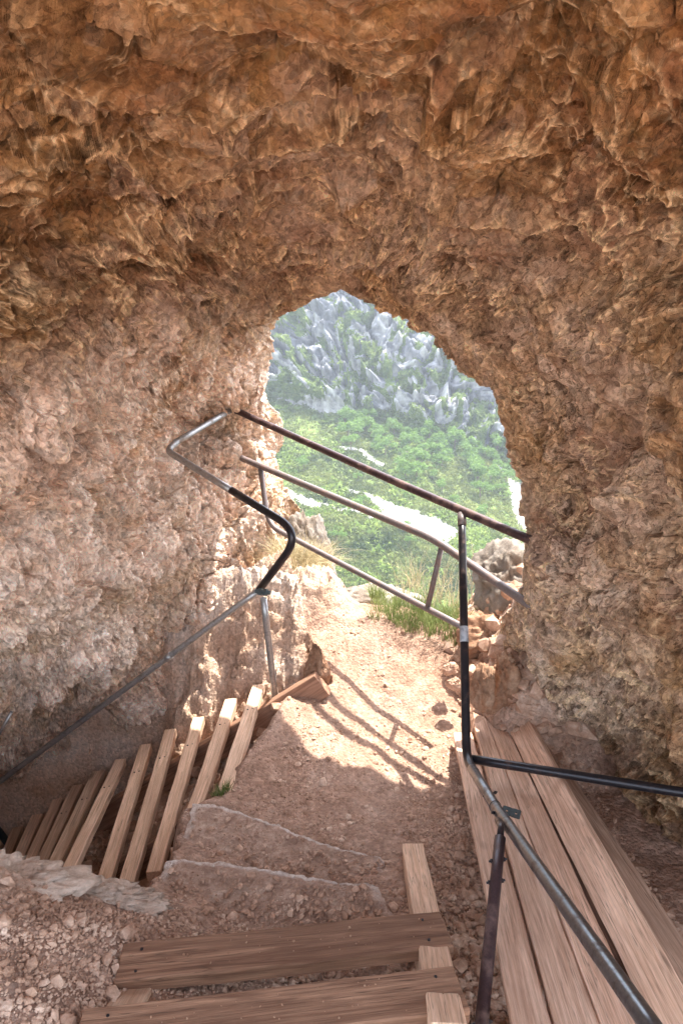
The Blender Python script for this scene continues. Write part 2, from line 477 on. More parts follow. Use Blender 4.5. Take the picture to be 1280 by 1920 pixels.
# ------------------------------------------------------------------ cave shell
OPEN = [(640, 548), (612, 556), (585, 566), (560, 580), (540, 584), (520, 592), (517, 618), (512, 645), (505, 675), (494, 700),
        (496, 735), (506, 762), (520, 790), (532, 815), (531, 842), (516, 862), (524, 890), (540, 925), (556, 958), (575, 985),
        (590, 1015), (612, 1050), (632, 1095), (650, 1150), (690, 1215), (760, 1260), (850, 1270), (915, 1230), (955, 1170), (978, 1110),
        (984, 1062), (991, 1000), (986, 950), (966, 890), (951, 845), (934, 800), (926, 762), (905, 728), (878, 700), (848, 676),
        (818, 655), (806, 630), (775, 618), (745, 600), (725, 588), (705, 572), (685, 566), (662, 556)]
CX, CY = 740.0, 860.0
DEPTH = [  # photograph x, y, distance along the axis in metres
    (0, 0, 1.45), (320, 0, 1.42), (640, 0, 1.38), (960, 0, 1.40), (1280, 0, 1.38),
    (0, 150, 1.62), (640, 150, 1.75), (1280, 150, 1.55), (0, 300, 1.85), (300, 300, 2.05), (640, 300, 2.25), (960, 300, 2.1), (1280, 300, 1.75),
    (640, 420, 2.85), (420, 420, 2.65), (860, 430, 2.55), (0, 450, 2.05), (1280, 450, 1.9), (1100, 450, 2.15), (200, 480, 2.4),
    (640, 490, 3.35), (450, 540, 3.3), (780, 540, 3.1), (330, 600, 3.05),
    (560, 572, 4.0), (640, 545, 3.9), (700, 565, 3.7), (800, 622, 3.35), (870, 692, 3.15), (926, 765, 3.02), (966, 885, 3.1), (991, 1000, 3.12),
    (982, 1080, 3.16), (955, 1170, 3.4), (1000, 1200, 3.3), (1012, 1300, 3.45), (900, 1260, 4.0), (760, 1262, 4.6),
    (515, 600, 4.5), (500, 700, 4.9), (530, 830, 5.1), (556, 955, 5.1), (612, 1055, 5.0), (660, 1160, 4.7), (480, 620, 4.1),
    (435, 765, 4.72), (428, 850, 4.66), (420, 650, 3.9), (470, 760, 4.85), (470, 880, 4.85), (400, 1000, 4.5), (480, 1050, 4.7), (520, 980, 4.85),
    (300, 750, 4.2), (313, 845, 4.55), (380, 820, 4.75), (200, 900, 3.8), (100, 900, 3.2), (0, 900, 2.65), (0, 700, 2.2), (0, 600, 2.1), (150, 650, 2.55), (260, 650, 3.0), (60, 780, 2.5),
    (0, 1100, 2.95), (150, 1120, 3.5), (300, 1120, 4.2), (380, 1120, 4.35), (250, 1300, 4.45), (120, 1400, 4.6), (0, 1350, 4.0), (0, 1500, 4.9), (0, 1250, 3.5),
    (200, 1550, 5.3), (300, 1400, 5.0), (100, 1250, 3.8), (0, 1700, 5.3), (300, 1800, 6.0), (640, 1400, 5.4), (640, 1800, 5.6),
    (1280, 960, 2.08), (1150, 800, 2.5), (1280, 750, 2.0), (1150, 1100, 2.6), (1050, 950, 3.0), (1040, 1030, 2.86), (1022, 1148, 2.90), (1280, 1200, 2.2), (1280, 1350, 2.55), (1150, 1350, 3.15),
    (1100, 1450, 3.5), (1200, 1500, 3.1), (1280, 1600, 2.85), (1280, 1900, 2.7), (1150, 1700, 3.3), (1000, 1600, 4.0), (1000, 1900, 3.6), (1050, 650, 2.6), (1000, 550, 2.55),
    (-600, 1000, 1.55), (-600, 300, 1.4), (-1600, 900, .9), (1900, 1000, 1.25), (1900, 300, 1.15), (2900, 900, .78), (-600, 1800, 2.6), (1900, 1800, 1.7),
    (0, -600, .92), (640, -600, .90), (1280, -600, .90), (-500, -1500, .5), (640, -1500, .50), (1800, -1500, .5), (640, -2500, .34), (-900, -2500, .34), (2200, -2500, .34),
    (640, 3000, 5), (-900, 3000, 4), (2200, 3000, 3)]

def cave():
    NA, NI, NX, NB = 2500, 560, 60, 40
    op = np.array(OPEN, float)
    ang = np.arctan2(op[:, 1] - CY, op[:, 0] - CX)
    rad = np.hypot(op[:, 1] - CY, op[:, 0] - CX)
    o = np.argsort(ang); ang, rad = ang[o], rad[o]
    th = np.linspace(-math.pi, math.pi, NA, endpoint=False)
    rb = np.interp(th, np.r_[ang - 2 * math.pi, ang, ang + 2 * math.pi], np.r_[rad, rad, rad])
    rb = rb + 3.5 * perlin(np.stack([np.cos(th) * 14, np.sin(th) * 14, 0 * th], -1), 3) + 2 * perlin(np.stack([np.cos(th) * 45, np.sin(th) * 45, 0 * th], -1), 4)
    c, s = np.cos(th), np.sin(th)
    def box(l, r, t, b):
        tx = np.where(c > 0, (r - CX) / np.maximum(c, 1e-6), (l - CX) / np.minimum(c, -1e-6))
        ty = np.where(s > 0, (b - CY) / np.maximum(s, 1e-6), (t - CY) / np.minimum(s, -1e-6))
        return np.minimum(tx, ty)
    rin = box(-70, 1350, -70, 1900)
    k = 41; ker = np.hanning(k); ker /= ker.sum()
    rin = np.convolve(np.r_[rin[-k:], rin, rin[:k]], ker, 'same')[k:-k]
    rout = box(-1600, 2900, -2500, 3000)
    ti = np.linspace(0, 1, NI)[:, None]
    R1 = rb[None] + (rin - rb)[None] * ti ** 1.04
    tx = np.linspace(0, 1, NX + 1)[1:, None] ** 1.6
    R2 = rin[None] + (rout - rin)[None] * tx
    R = np.concatenate([R1, R2], 0)
    X = CX + R * c; Y = CY + R * s
    f = RBF([(a / 1000, b / 1000) for a, b, _ in DEPTH], [math.log(d) for *_, d in DEPTH], .0)
    # evaluate coarsely, the field is smooth
    jj = np.arange(0, NA, 10); ii = np.unique(np.r_[np.arange(0, NI + NX, 8), NI + NX - 1])
    Dc = f(np.stack([X[ii][:, jj], Y[ii][:, jj]], -1) / 1000)
    Dj = np.empty((len(ii), NA))
    for a in range(len(ii)):
        Dj[a] = np.interp(np.arange(NA), np.r_[jj, NA], np.r_[Dc[a], Dc[a, 0]])
    D = np.empty((NI + NX, NA))
    rows = np.arange(NI + NX)
    hi = np.clip(np.searchsorted(ii, rows), 1, len(ii) - 1)
    w = ((rows - ii[hi - 1]) / (ii[hi] - ii[hi - 1]))[:, None]
    D = Dj[hi - 1] * (1 - w) + Dj[hi] * w
    V = P(X, Y, np.exp(D)).astype(np.float32)
    # soft edge: the last few centimetres before the opening roll outwards
    roll = np.exp(-((R - rb[None]) / 22.0))
    V[..., 1] += (.10 * roll).astype(np.float32)
    NE = 50  # unseen ceiling carried back over the camera to block sky light from behind
    ke = (np.arange(1, NE + 1) / NE)[:, None, None]
    V = np.concatenate([V, V[-1:] + ke * (np.array([0, -1, 0]) * (.05 + 1.0 * sstep(.45, .95, -s))[None, :, None]).astype(np.float32)], 0).astype(np.float32)
    X = np.concatenate([X, np.repeat(X[-1:], NE, 0)], 0); Y = np.concatenate([Y, np.repeat(Y[-1:], NE, 0)], 0)
    R = np.concatenate([R, np.repeat(R[-1:], NE, 0)], 0); D = np.concatenate([D, np.repeat(D[-1:], NE, 0)], 0)
    # normals of the smooth surface
    dr = np.gradient(V, axis=0)
    dt = (np.roll(V, -6, 1) - np.roll(V, 6, 1))
    for _ in range(2):
        dr = (dr + np.roll(dr, 5, 1) + np.roll(dr, -5, 1)) / 3
    n = np.cross(dr, dt); n /= np.linalg.norm(n, axis=-1, keepdims=True) + 1e-9
    if (n[NI // 2, NA // 4] * V[NI // 2, NA // 4]).sum() > 0: n = -n
    # masks
    px, py = X, Y
    wall_l = sstep(560, 470, px) * sstep(560, 760, py + .45 * (px - 200) * (px < 330) )
    ceil = 1 - sstep(430, 760, py)
    right = sstep(880, 1060, px) * sstep(380, 620, py)
    # large broken relief
    q = V + 0
    big = fbm(warp(q, .25, 1.2, 5) * np.array([1.0, 1.3, 1.3]) * 1.6, 4, 11)
    # scooped flakes whose thin rims stand proud (ceiling), stretched along the passage width
    q1 = warp(q, .12, 2.4, 21) * np.array([.72, 1.15, 1.5])
    q1 = warp(warp(q1, .022, 9.0, 25), .008, 26.0, 27)
    a1, e1, id1 = facets(q1 * 3.4, 41, 1.0, .75, .3)
    a2, e2, id2 = facets(warp(q1, .02, 9, 55) * 9.5, 42, .65, 1.15, .5)
    a3, e3, id3 = facets(warp(q, .010, 20, 65) * np.array([.85, 1.15, 1.4]) * 23, 43, .6, 1.2, .5)
    a4, e4, id4 = facets(q * np.array([1, 1.2, 1.2]) * 48 + 3.3, 44, .8, .9, .3)
    fine = fbm(q * 30, 3, 77)
    patchy = .25 + 1.0 * sstep(-.30, .35, fbm(q * 2.3 + 9, 2, 78))
    flake = .145 * (a1 - .15) + (.070 * (a2 - .15) + .030 * (a3 - .15)) * patchy + .010 * a4
    # blocky broken wall, ribs running steeply
    qw = warp(q, .07, 3.5, 31) * np.array([1.25, 1.1, .8])
    b1, g1, jd1 = facets(qw * 4.6, 51, .75, 1.0, .4)
    b2, g2, jd2 = facets(warp(qw, .015, 12, 33) * 11, 52, .7, 1.0, .4)
    b3, g3, jd3 = facets(qw * 26, 53, .7, 1.0, .4)
    block = -.125 * (b1 - .1) - .080 * (b2 - .1) - .038 * (b3 - .1) - .012 * a4 - .008 * np.exp(-g2 * 14) - .010 * np.exp(-g1 * 26) - .003 * np.exp(-g3 * 10)
    wsel = np.clip(wall_l + .45 * right, 0, 1)
    amp = np.clip(.35 + .65 * (R - rb[None]) / 70, .35, 1)
    h = .085 * big * (1 - .3 * wsel) * amp + flake * (1 - wsel) * amp + block * wsel * amp + .006 * fine
    far = sstep(1.0, 2.2, np.exp(D))
    h = h * (.6 + .4 * far)
    # joints and fissures
    f1 = np.abs(fbm(warp(q, .08, 5, 91) * np.array([1.1, 1.5, 1.9]) + 7, 2, 92)); f2 = np.abs(fbm(warp(q, .05, 7, 93) * np.array([3.2, 2.6, 2.2]) + 3, 2, 94))
    msk = sstep(-.05, .25, fbm(q * 1.9 + 5, 2, 95))
    h = h - .045 * np.exp(-(f1 / .016) ** 2) * msk * amp - .022 * np.exp(-(f2 / .022) ** 2) * (1 - msk) * amp
    V = V + n * h[..., None].astype(np.float32)
    # colour zones
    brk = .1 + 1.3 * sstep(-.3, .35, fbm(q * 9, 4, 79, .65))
    crest = np.clip((np.exp(-e2 * 24) * patchy * .9 + np.exp(-e1 * 45) * .7 + np.exp(-e3 * 15) * patchy * .7) * brk, 0, 1) * (1 - .7 * wsel) * (.5 + .5 * sstep(0, 500, py))  # flake rims lightened as if they caught light, over the pale crust
    warmth = fbm(q * 1.5 + 4, 3, 88)
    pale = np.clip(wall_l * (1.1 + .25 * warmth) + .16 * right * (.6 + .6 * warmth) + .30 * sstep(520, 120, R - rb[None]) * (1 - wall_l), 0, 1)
    red = np.clip(sstep(.05, .5, fbm(q * 2.1 + 2, 4, 89)) * (1 - .75 * wall_l) + .5 * np.exp(-(((px - 470) / 150) ** 2 + ((py - 430) / 60) ** 2)) + .7 * np.exp(-(((px - 1120) / 70) ** 2 + ((py - 420) / 110) ** 2))
                  + .9 * np.exp(-(((px - 60) / 70) ** 2 + ((py - 850) / 60) ** 2)), 0, 1)
    # blocks differ in tone
    pale = np.clip(pale + (id2 - .5) * .25 * (1 - wsel) + (jd1 - .5) * .35 * wsel + (jd2 - .5) * .25 * wsel, 0, 1)
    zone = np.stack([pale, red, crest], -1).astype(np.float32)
    # outer return of the mouth: the rock face outside
    kb = np.arange(NB, 0, -1)[:, None, None] / NB
    e = V[0][None]; rdir = np.stack([c, 0 * c, -s], -1)[None]
    B = e + np.array([0, 1, 0]) * (.30 * kb ** .8) + rdir * (2.4 * kb ** 2.0)
    Bn = fbm(B * 3, 4, 99)[..., None] * .12 * np.minimum(1, kb * 4)
    B = B + rdir * Bn + np.array([0, 1, 0]) * Bn
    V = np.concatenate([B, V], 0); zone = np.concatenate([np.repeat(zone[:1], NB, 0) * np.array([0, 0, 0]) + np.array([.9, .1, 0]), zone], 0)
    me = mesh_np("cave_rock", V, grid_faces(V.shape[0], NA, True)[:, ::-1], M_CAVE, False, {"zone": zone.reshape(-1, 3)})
    o = link("cave_rock", me)
    tag(o, "rough brown and pink limestone walls and ceiling of the tunnel around the opening", "cave", kind="structure")
cave()

# ------------------------------------------------------------------ ground inside the tunnel
SLAT_Z0, SLAT_DZ, SLAT_X0, SLAT_DX = -1.97, -.109, -.455, -.155
def stairz(x):
    return SLAT_Z0 + (SLAT_DZ / SLAT_DX) * (x - SLAT_X0)

GC = [(500, 1910, 1.66), (800, 1910, 1.70), (905, 1915, 1.80), (200, 1910, 1.60), (50, 1900, 1.48), (0, 1760, 1.46), (120, 1760, 1.52), (100, 1660, 1.56),
      (0, 1625, 1.53), (200, 1700, 1.63), (800, 1720, 1.78), (500, 1760, 1.80), (870, 1760, 1.85), (860, 1600, 1.93), (780, 1560, 1.95), (640, 1640, 1.92), (600, 1500, 1.98),
      (740, 1450, 1.98), (480, 1480, 1.98), (860, 1400, 1.98), (560, 1400, 1.97), (700, 1300, 1.92), (840, 1320, 1.93), (620, 1220, 1.80), (800, 1230, 1.80), (700, 1170, 1.70),
      (940, 1500, 2.02), (1000, 1700, 1.95), (300, 1640, 1.80), (360, 1560, 1.92)]
_pts = H([a for a, b, c in GC], [b for a, b, c in GC], np.array([c for a, b, c in GC]))
_xy = [tuple(p[:2]) for p in _pts] + [(1.4, 1.0), (1.4, 2.4), (-1.6, .8), (-1.6, 1.6), (0, .2), (-1.5, .2), (1.4, .2), (.3, 4.6)]
_z = [-c for a, b, c in GC] + [-1.75, -1.95, -1.40, -1.44, -1.5, -1.4, -1.6, -1.72]
_gr = RBF(_xy, _z, .0)
EDGE_PX = [(-400, 1600, 1.5), (0, 1622, 1.53), (60, 1638, 1.55), (110, 1658, 1.57), (180, 1680, 1.62), (262, 1688, 1.68), (292, 1640, 1.75), (325, 1600, 1.80), (350, 1530, 1.95), (405, 1500, 1.97),
           (430, 1478, 1.97), (485, 1395, 1.96), (540, 1325, 1.94), (575, 1285, 1.90), (600, 1240, 1.84), (590, 1190, 1.72)]
EDGE = np.array([H(a, b, c)[:2] for a, b, c in EDGE_PX])

def edge_sd(x, y):
    """signed distance to the pit's edge, positive inside the pit (left / far side)"""
    best = np.full(x.shape, 9e9); sg = np.zeros(x.shape)
    for a, b in zip(EDGE[:-1], EDGE[1:]):
        d = b - a; L2 = (d ** 2).sum()
        t = np.clip(((x - a[0]) * d[0] + (y - a[1]) * d[1]) / L2, 0, 1)
        ex, ey = x - a[0] - t * d[0], y - a[1] - t * d[1]
        r = np.hypot(ex, ey); cr = d[0] * ey - d[1] * ex
        m = r < best
        best = np.where(m, r, best); sg = np.where(m, np.sign(cr), sg)
    return best * sg

GX0, GX1, GY0, GY1, GS = -3.0, 1.7, .25, 5.6, .0068
def ground():
    nx = int((GX1 - GX0) / GS); ny = int((GY1 - GY0) / GS)
    gx = GX0 + np.arange(nx) * GS; gy = GY0 + np.arange(ny) * GS
    X, Y = np.meshgrid(gx, gy)
    st = 6
    Zc = _gr(np.stack([X[::st, ::st], Y[::st, ::st]], -1))
    # bilinear up
    ix = np.clip(np.arange(nx) / st, 0, Zc.shape[1] - 1.001); iy = np.clip(np.arange(ny) / st, 0, Zc.shape[0] - 1.001)
    x0 = ix.astype(int); y0 = iy.astype(int); fx = ix - x0; fy = (iy - y0)[:, None]
    Z = (Zc[y0][:, x0] * (1 - fx) + Zc[y0][:, x0 + 1] * fx) * (1 - fy) + (Zc[y0 + 1][:, x0] * (1 - fx) + Zc[y0 + 1][:, x0 + 1] * fx) * fy
    p3 = np.stack([X, Y, 0 * X], -1)
    wob = fbm(p3 * 6, 3, 5) * .035
    sdv = edge_sd(X, Y) + wob
    pit = np.maximum(stairz(X) - .24, -3.5)
    pit = np.minimum(pit, -2.15)
    # the lit shoulder of rock beyond the slats
    sh = sstep(3.62, 4.02, Y + .10 * fbm(p3 * 3 + 5, 2, 9)) * sstep(-1.12, -.88, X + .08 * fbm(p3 * 4, 2, 8))
    shz = -1.66 + .28 * sstep(3.95, 4.3, Y) - .25 * sstep(-.2, -1.0, X)
    pit = pit * (1 - sh) + shz * sh
    w = sstep(-.01, .13, sdv)
    Z = Z * (1 - w) + pit * w
    sh2 = sstep(3.9, 4.15, Y) * sstep(.12, -.12, X)
    Z = np.maximum(Z, Z * (1 - sh2) + sh2 * (-1.48))
    # rubble bank on the right of the path
    rb = sstep(.60, .86, X + .08 * fbm(p3 * 3, 3, 6)) * sstep(2.75, 3.25, Y) 
    Z = Z * (1 - rb) + rb * (-1.58 + .25 * sstep(.75, 1.05, X))
    # beyond the mouth the slope drops away
    out = sstep(4.28, 5.4, Y + .10 * fbm(p3 * 2, 3, 16) + .28 * X * (X > 0))
    Z = Z - 2.6 * out
    # relief
    path = (1 - w) * (1 - rb) * (1 - sh2)
    rock = np.clip(w + rb + sh2, 0, 1)
    nearleft = sstep(-.75, -1.05, X) * sstep(2.6, 2.3, Y) * (1 - w)
    P3 = np.stack([X, Y, Z], -1)
    b1, g1, u1, i1 = worley(warp(P3, .06, 4, 3) * 6.5, 61)
    b2, g2, u2, i2 = worley(warp(P3, .03, 9, 4) * 17, 62)
    b3, g3, u3, i3 = worley(P3 * 45, 63)
    rel = .045 * u1 - .03 * (b1 - .5) + .036 * u2 - .02 * (b2 - .4) + .016 * u3 - .01 * np.exp(-g2 * 14)
    p1, q1, v1, k1 = worley(P3 * 34, 64)
    soil = .018 * fbm(p3 * 5, 4, 33) + .006 * (.5 - p1) * (k1 > .45) + .004 * fbm(p3 * 60, 3, 34)
    rk = np.clip(rock + .85 * nearleft, 0, 1)
    Z = Z + rel * rk * (1 - .45 * nearleft) + soil * (1 - .7 * rk)
    zone = np.stack([np.clip(rk * (.75 + .5 * fbm(p3 * 2.5, 3, 44)) + .12, 0, 1), path, 0 * X], -1)
    V = np.stack([X, Y, Z], -1)
    me = mesh_np("path", V, grid_faces(ny, nx), M_GROUND, True, {"zone": zone.reshape(-1, 3)})
    o = link("path", me)
    tag(o, "dusty earth path and rock floor leading to the tunnel mouth", "path", kind="structure")
    return Z
GZ = ground()
def gz(x, y):
    i = np.clip(((np.asarray(y) - GY0) / GS).astype(int), 0, GZ.shape[0] - 1)
    j = np.clip(((np.asarray(x) - GX0) / GS).astype(int), 0, GZ.shape[1] - 1)
    return GZ[i, j]

def bounce_ground():
    """unseen stony ground behind the camera, added to bounce sunlight into the tunnel"""
    n = 90
    xs = np.linspace(-45, 45, n); ys = np.linspace(.26, -45, n)
    X, Y = np.meshgrid(xs, ys)
    Z = -1.6 + .25 * fbm(np.stack([X, Y, 0 * X], -1) * .3, 4, 7) * np.clip(-Y, 0, 1) - .02
    me = mesh_np("ground", np.stack([X, Y, Z], -1), grid_faces(n, n)[:, ::-1], M_GROUND, True, {"zone": np.stack([0 * X + .3, X * 0, X * 0], -1).reshape(-1, 3)})
    tag(link("ground", me), kind="structure")
bounce_ground()

# ------------------------------------------------------------------ loose stones
def ico(sub):
    bm = bmesh.new(); bmesh.ops.create_icosphere(bm, subdivisions=sub, radius=1)
    v = np.array([x.co[:] for x in bm.verts]); f = np.array([[w.index for w in q.verts] for q in bm.faces]); bm.free()
    return v, f

def stones_mesh(name, X, Y, S, mat, zfun=gz, sink=.3, sub=1):
    v, f = ico(sub); nv, n = len(v), len(X)
    ax = RNG.normal(size=(n, 3)); ax /= np.linalg.norm(ax, axis=1, keepdims=True)
    an = RNG.uniform(0, 6.28, n)
    K = np.zeros((n, 3, 3)); K[:, 0, 1] = -ax[:, 2]; K[:, 0, 2] = ax[:, 1]; K[:, 1, 0] = ax[:, 2]; K[:, 1, 2] = -ax[:, 0]; K[:, 2, 0] = -ax[:, 1]; K[:, 2, 1] = ax[:, 0]
    R = np.eye(3) + np.sin(an)[:, None, None] * K + (1 - np.cos(an))[:, None, None] * (K @ K)
    sc = S[:, None] * RNG.uniform(.55, 1.25, (n, 3))
    W = v[None] * (1 + RNG.uniform(-.28, .28, (n, nv, 1)))
    W = np.einsum('nij,nkj->nki', R, W * sc[:, None])
    W[..., 2] *= .8
    W[..., 0] += X[:, None]; W[..., 1] += Y[:, None]; W[..., 2] += (zfun(X, Y) + S * (.5 - sink))[:, None]
    FF = (f[None] + (np.arange(n) * nv)[:, None, None]).reshape(-1, 3)
    return mesh_np(name, W.reshape(-1, 3), FF, mat, False)

def gravel():
    n = 170000
    X = RNG.uniform(-1.6, 1.1, n); Y = RNG.uniform(.9, 4.1, n)
    sdv = edge_sd(X, Y)
    p3 = np.stack([X, Y, 0 * X], -1)
    dens = .06 + .50 * sstep(.18, .45, X) * sstep(3.3, 2.6, Y) + .55 * sstep(-.45, -.7, X) * sstep(2.3, 2.0, Y) + .2 * sstep(0, .35, fbm(p3 * 3, 2, 2)) + .4 * sstep(2.0, 1.7, Y)
    dens *= 1 - .6 * sstep(3.1, 3.5, Y)
    dens *= np.where(sdv > .0, 0, 1)
    dens *= 1 - .93 * sstep(-.13, -.05, sdv + .05 * fbm(p3 * 6, 2, 3)) * (X < -.5) * (Y < 2.4)
    dens *= 1 - .9 * sstep(-.80, -.92, X + .05 * fbm(p3 * 5, 2, 3)) * sstep(1.55, 1.68, Y)
    keep = RNG.uniform(0, 1, n) < dens
    X, Y = X[keep], Y[keep]
    S = .0017 + .0019 * RNG.exponential(1, len(X)) ** 1.2
    nl = .15 * sstep(-.45, -.7, X) * sstep(2.3, 2.0, Y) + .8 * sstep(.2, .5, X) * sstep(2.4, 1.8, Y)
    S = np.clip(S * (1 + .9 * nl), .003, .026)
    o = link("gravel", stones_mesh("gravel", X, Y, S, M_STONE))
    tag(o, "loose pinkish gravel and crumbs of stone strewn over the path", "gravel", kind="stuff")
    # crumbs lying on the two concrete steps
    for outl, h, n in (([(365, 1512), (720, 1616), (700, 1660), (345, 1605)], 1.900, 420), ([(318, 1622), (700, 1664), (735, 1750), (290, 1750)], 1.790, 700)):
        q = H([a for a, b in outl], [b for a, b in outl], h)
        u, v = RNG.uniform(0, 1, n)[:, None], RNG.uniform(0, 1, n)[:, None] ** .8
        pp = (q[0] * (1 - u) + q[1] * u) * (1 - v) + (q[3] * (1 - u) + q[2] * u) * v
        SS = .0018 + .0030 * RNG.exponential(1, n); SS = np.clip(SS, .0015, .014)
        o = link("gravel", stones_mesh("gravel", pp[:, 0], pp[:, 1], SS, M_STONE, lambda x, y: np.full(len(x), -h)))
        tag(o, "fine crumbs of stone scattered on the concrete steps", "gravel", kind="stuff")
    # rubble in the pit under the slats and on the bank
    n = 4200
    X = RNG.uniform(-2.4, .0, n); Y = RNG.uniform(2.2, 3.7, n)
    k = edge_sd(X, Y) > .05; X, Y = X[k], Y[k]
    S = .008 + .012 * RNG.exponential(1, len(X)) ** 1.2; S = np.clip(S, .006, .07)
    X2 = RNG.uniform(.6, 1.1, 500); Y2 = RNG.uniform(2.8, 3.9, 500); S2 = .012 + .018 * RNG.exponential(1, 500)
    o = link("rubble", stones_mesh("rubble", np.r_[X, X2], np.r_[Y, Y2], np.r_[S, np.clip(S2, 0, .07)], M_STONE))
    tag(o, "broken pale rubble lying in the pit under the slatted stair", "rubble", kind="stuff")
gravel()

def rock(name, center, size, mat, seed, sub=5, label=None, cat="rock", rot=0, freq=2.2, amp=.22, flat=None):
    v, f = ico(sub)
    b, g, u, i = worley(v * freq + seed * 7.7, seed)
    b2, g2, u2, i2 = worley(v * freq * 3 + seed, seed + 5)
    rg = np.random.default_rng(seed)
    pn = rg.normal(size=(16, 3)); pn /= np.linalg.norm(pn, axis=1, keepdims=True); pd = rg.uniform(.5, .92, 16)
    cut = np.min(np.where(v @ pn.T > .05, pd / np.maximum(v @ pn.T, .05), 9), axis=1)
    cut = np.minimum(cut, 1.05)
    r = cut + amp * .5 * u - amp * .4 * (b - .5) + amp * .3 * u2 + .08 * fbm(v * 5 + seed, 3, seed)
    w = v * r[:, None]
    if flat:
        for (nx, ny, nz, k) in flat:
            nn = np.array([nx, ny, nz]) / np.linalg.norm([nx, ny, nz]); dd = w @ nn
            w = w - nn * np.maximum(dd - k, 0)[:, None] * .9
    w = w * np.array(size)
    if rot:
        c, s = math.cos(rot), math.sin(rot)
        w = w @ np.array([[c, s, 0], [-s, c, 0], [0, 0, 1]])
    o = link(name, mesh_np(name, w, f, mat, True), None, center)
    if label: tag(o, label, cat)
    return o

def rockp(px, py, d, size, mat, seed, label, **k):
    return rock("rock", PV(px, py, d), size, mat, seed, label=label, **k)

rockp(863, 1742, H(863, 1742, 1.83)[1] * CP + 1.83 * SP, (.022, .02, .016), M_STONE, 3, "small rounded pale stone on the gravel right of the top tread", sub=3)
def slab_rock():
    """a pointed slab: hull of a few measured corners, broken up"""
    pts = [PV(572, 1268, 3.88), PV(586, 1204, 3.86), PV(601, 1216, 3.82), PV(604, 1240, 3.80), PV(620, 1264, 3.86), PV(600, 1268, 3.80), PV(560, 1290, 3.92),
           PV(592, 1208, 4.02), PV(575, 1262, 4.05), PV(618, 1258, 4.02), PV(625, 1290, 3.95)]
    c = sum(pts, Vector()) / len(pts)
    bm = bmesh.new()
    for p in pts: bm.verts.new(p - c)
    r = bmesh.ops.convex_hull(bm, input=bm.verts)
    bmesh.ops.delete(bm, geom=[g for g in r["geom_interior"] if isinstance(g, bmesh.types.BMVert)], context='VERTS')
    bmesh.ops.subdivide_edges(bm, edges=bm.edges, cuts=14, use_grid_fill=True)
    bmesh.ops.triangulate(bm, faces=bm.faces)
    co = np.array([v.co[:] for v in bm.verts]) + np.array(c)
    d = .012 * worley(co * 30, 5)[2] + .004 * fbm(co * 60, 3, 6)
    bm.normal_update()
    for v, k in zip(bm.verts, d): v.co += v.normal * float(k)
    me = bpy.data.meshes.new("rock"); bm.to_mesh(me); bm.free(); me.materials.append(M_BROWNROCK)
    tag(link("rock", me, None, c), "brown pointed slab of rock standing at the path edge beyond the stair post", "rock")
slab_rock()
rockp(848, 1255, 3.75, (.05, .05, .04), M_STONE, 21, "upper of two yellowish stones at the path edge behind the black post")
rockp(852, 1282, 3.65, (.045, .04, .045), M_STONE, 22, "lower of two yellowish stones at the path edge behind the black post")
rockp(690, 1120, 5.0, (.34, .20, .12), M_PALE, 31, "low white rock just outside the mouth beside the grass")
rockp(945, 1100, 4.1, (.20, .22, .26), M_PALE, 32, "grey white boulder outside the mouth against the right jamb")
rockp(915, 1185, 3.95, (.17, .2, .15), M_BROWNROCK, 33, "brown rock below the railing at the right jamb")
rockp(575, 1045, 5.15, (.20, .25, .42), M_PALE, 34, "grey weathered outer corner of the left jamb beside the dry grass tuft")
rockp(945, 1275, 3.45, (.09, .10, .19), M_BROWNROCK, 35, "upright brown rock flake against the right bank", rot=.4)
rockp(905, 1300, 3.35, (.08, .09, .13), M_BROWNROCK, 36, "leaning brown rock flake at the foot of the right bank", rot=.2)

rock("rock", (-1.02, 1.76, -1.60), (.30, .17, .09), M_LEDGE, 51, label="pale broken rock ledge at the lower left edge of the photo", amp=.4, freq=4)
rock("rock", (-.72, 1.80, -1.665), (.20, .09, .055), M_LEDGE, 52, label="low pale rock lip between the slatted stair and the gravel", amp=.4, freq=4)
rock("rock", (-1.0, 1.52, -1.565), (.27, .20, .095), M_LEDGE, 53, label="pale pinkish rock hump below the ledge at the left edge", amp=.4, freq=4)
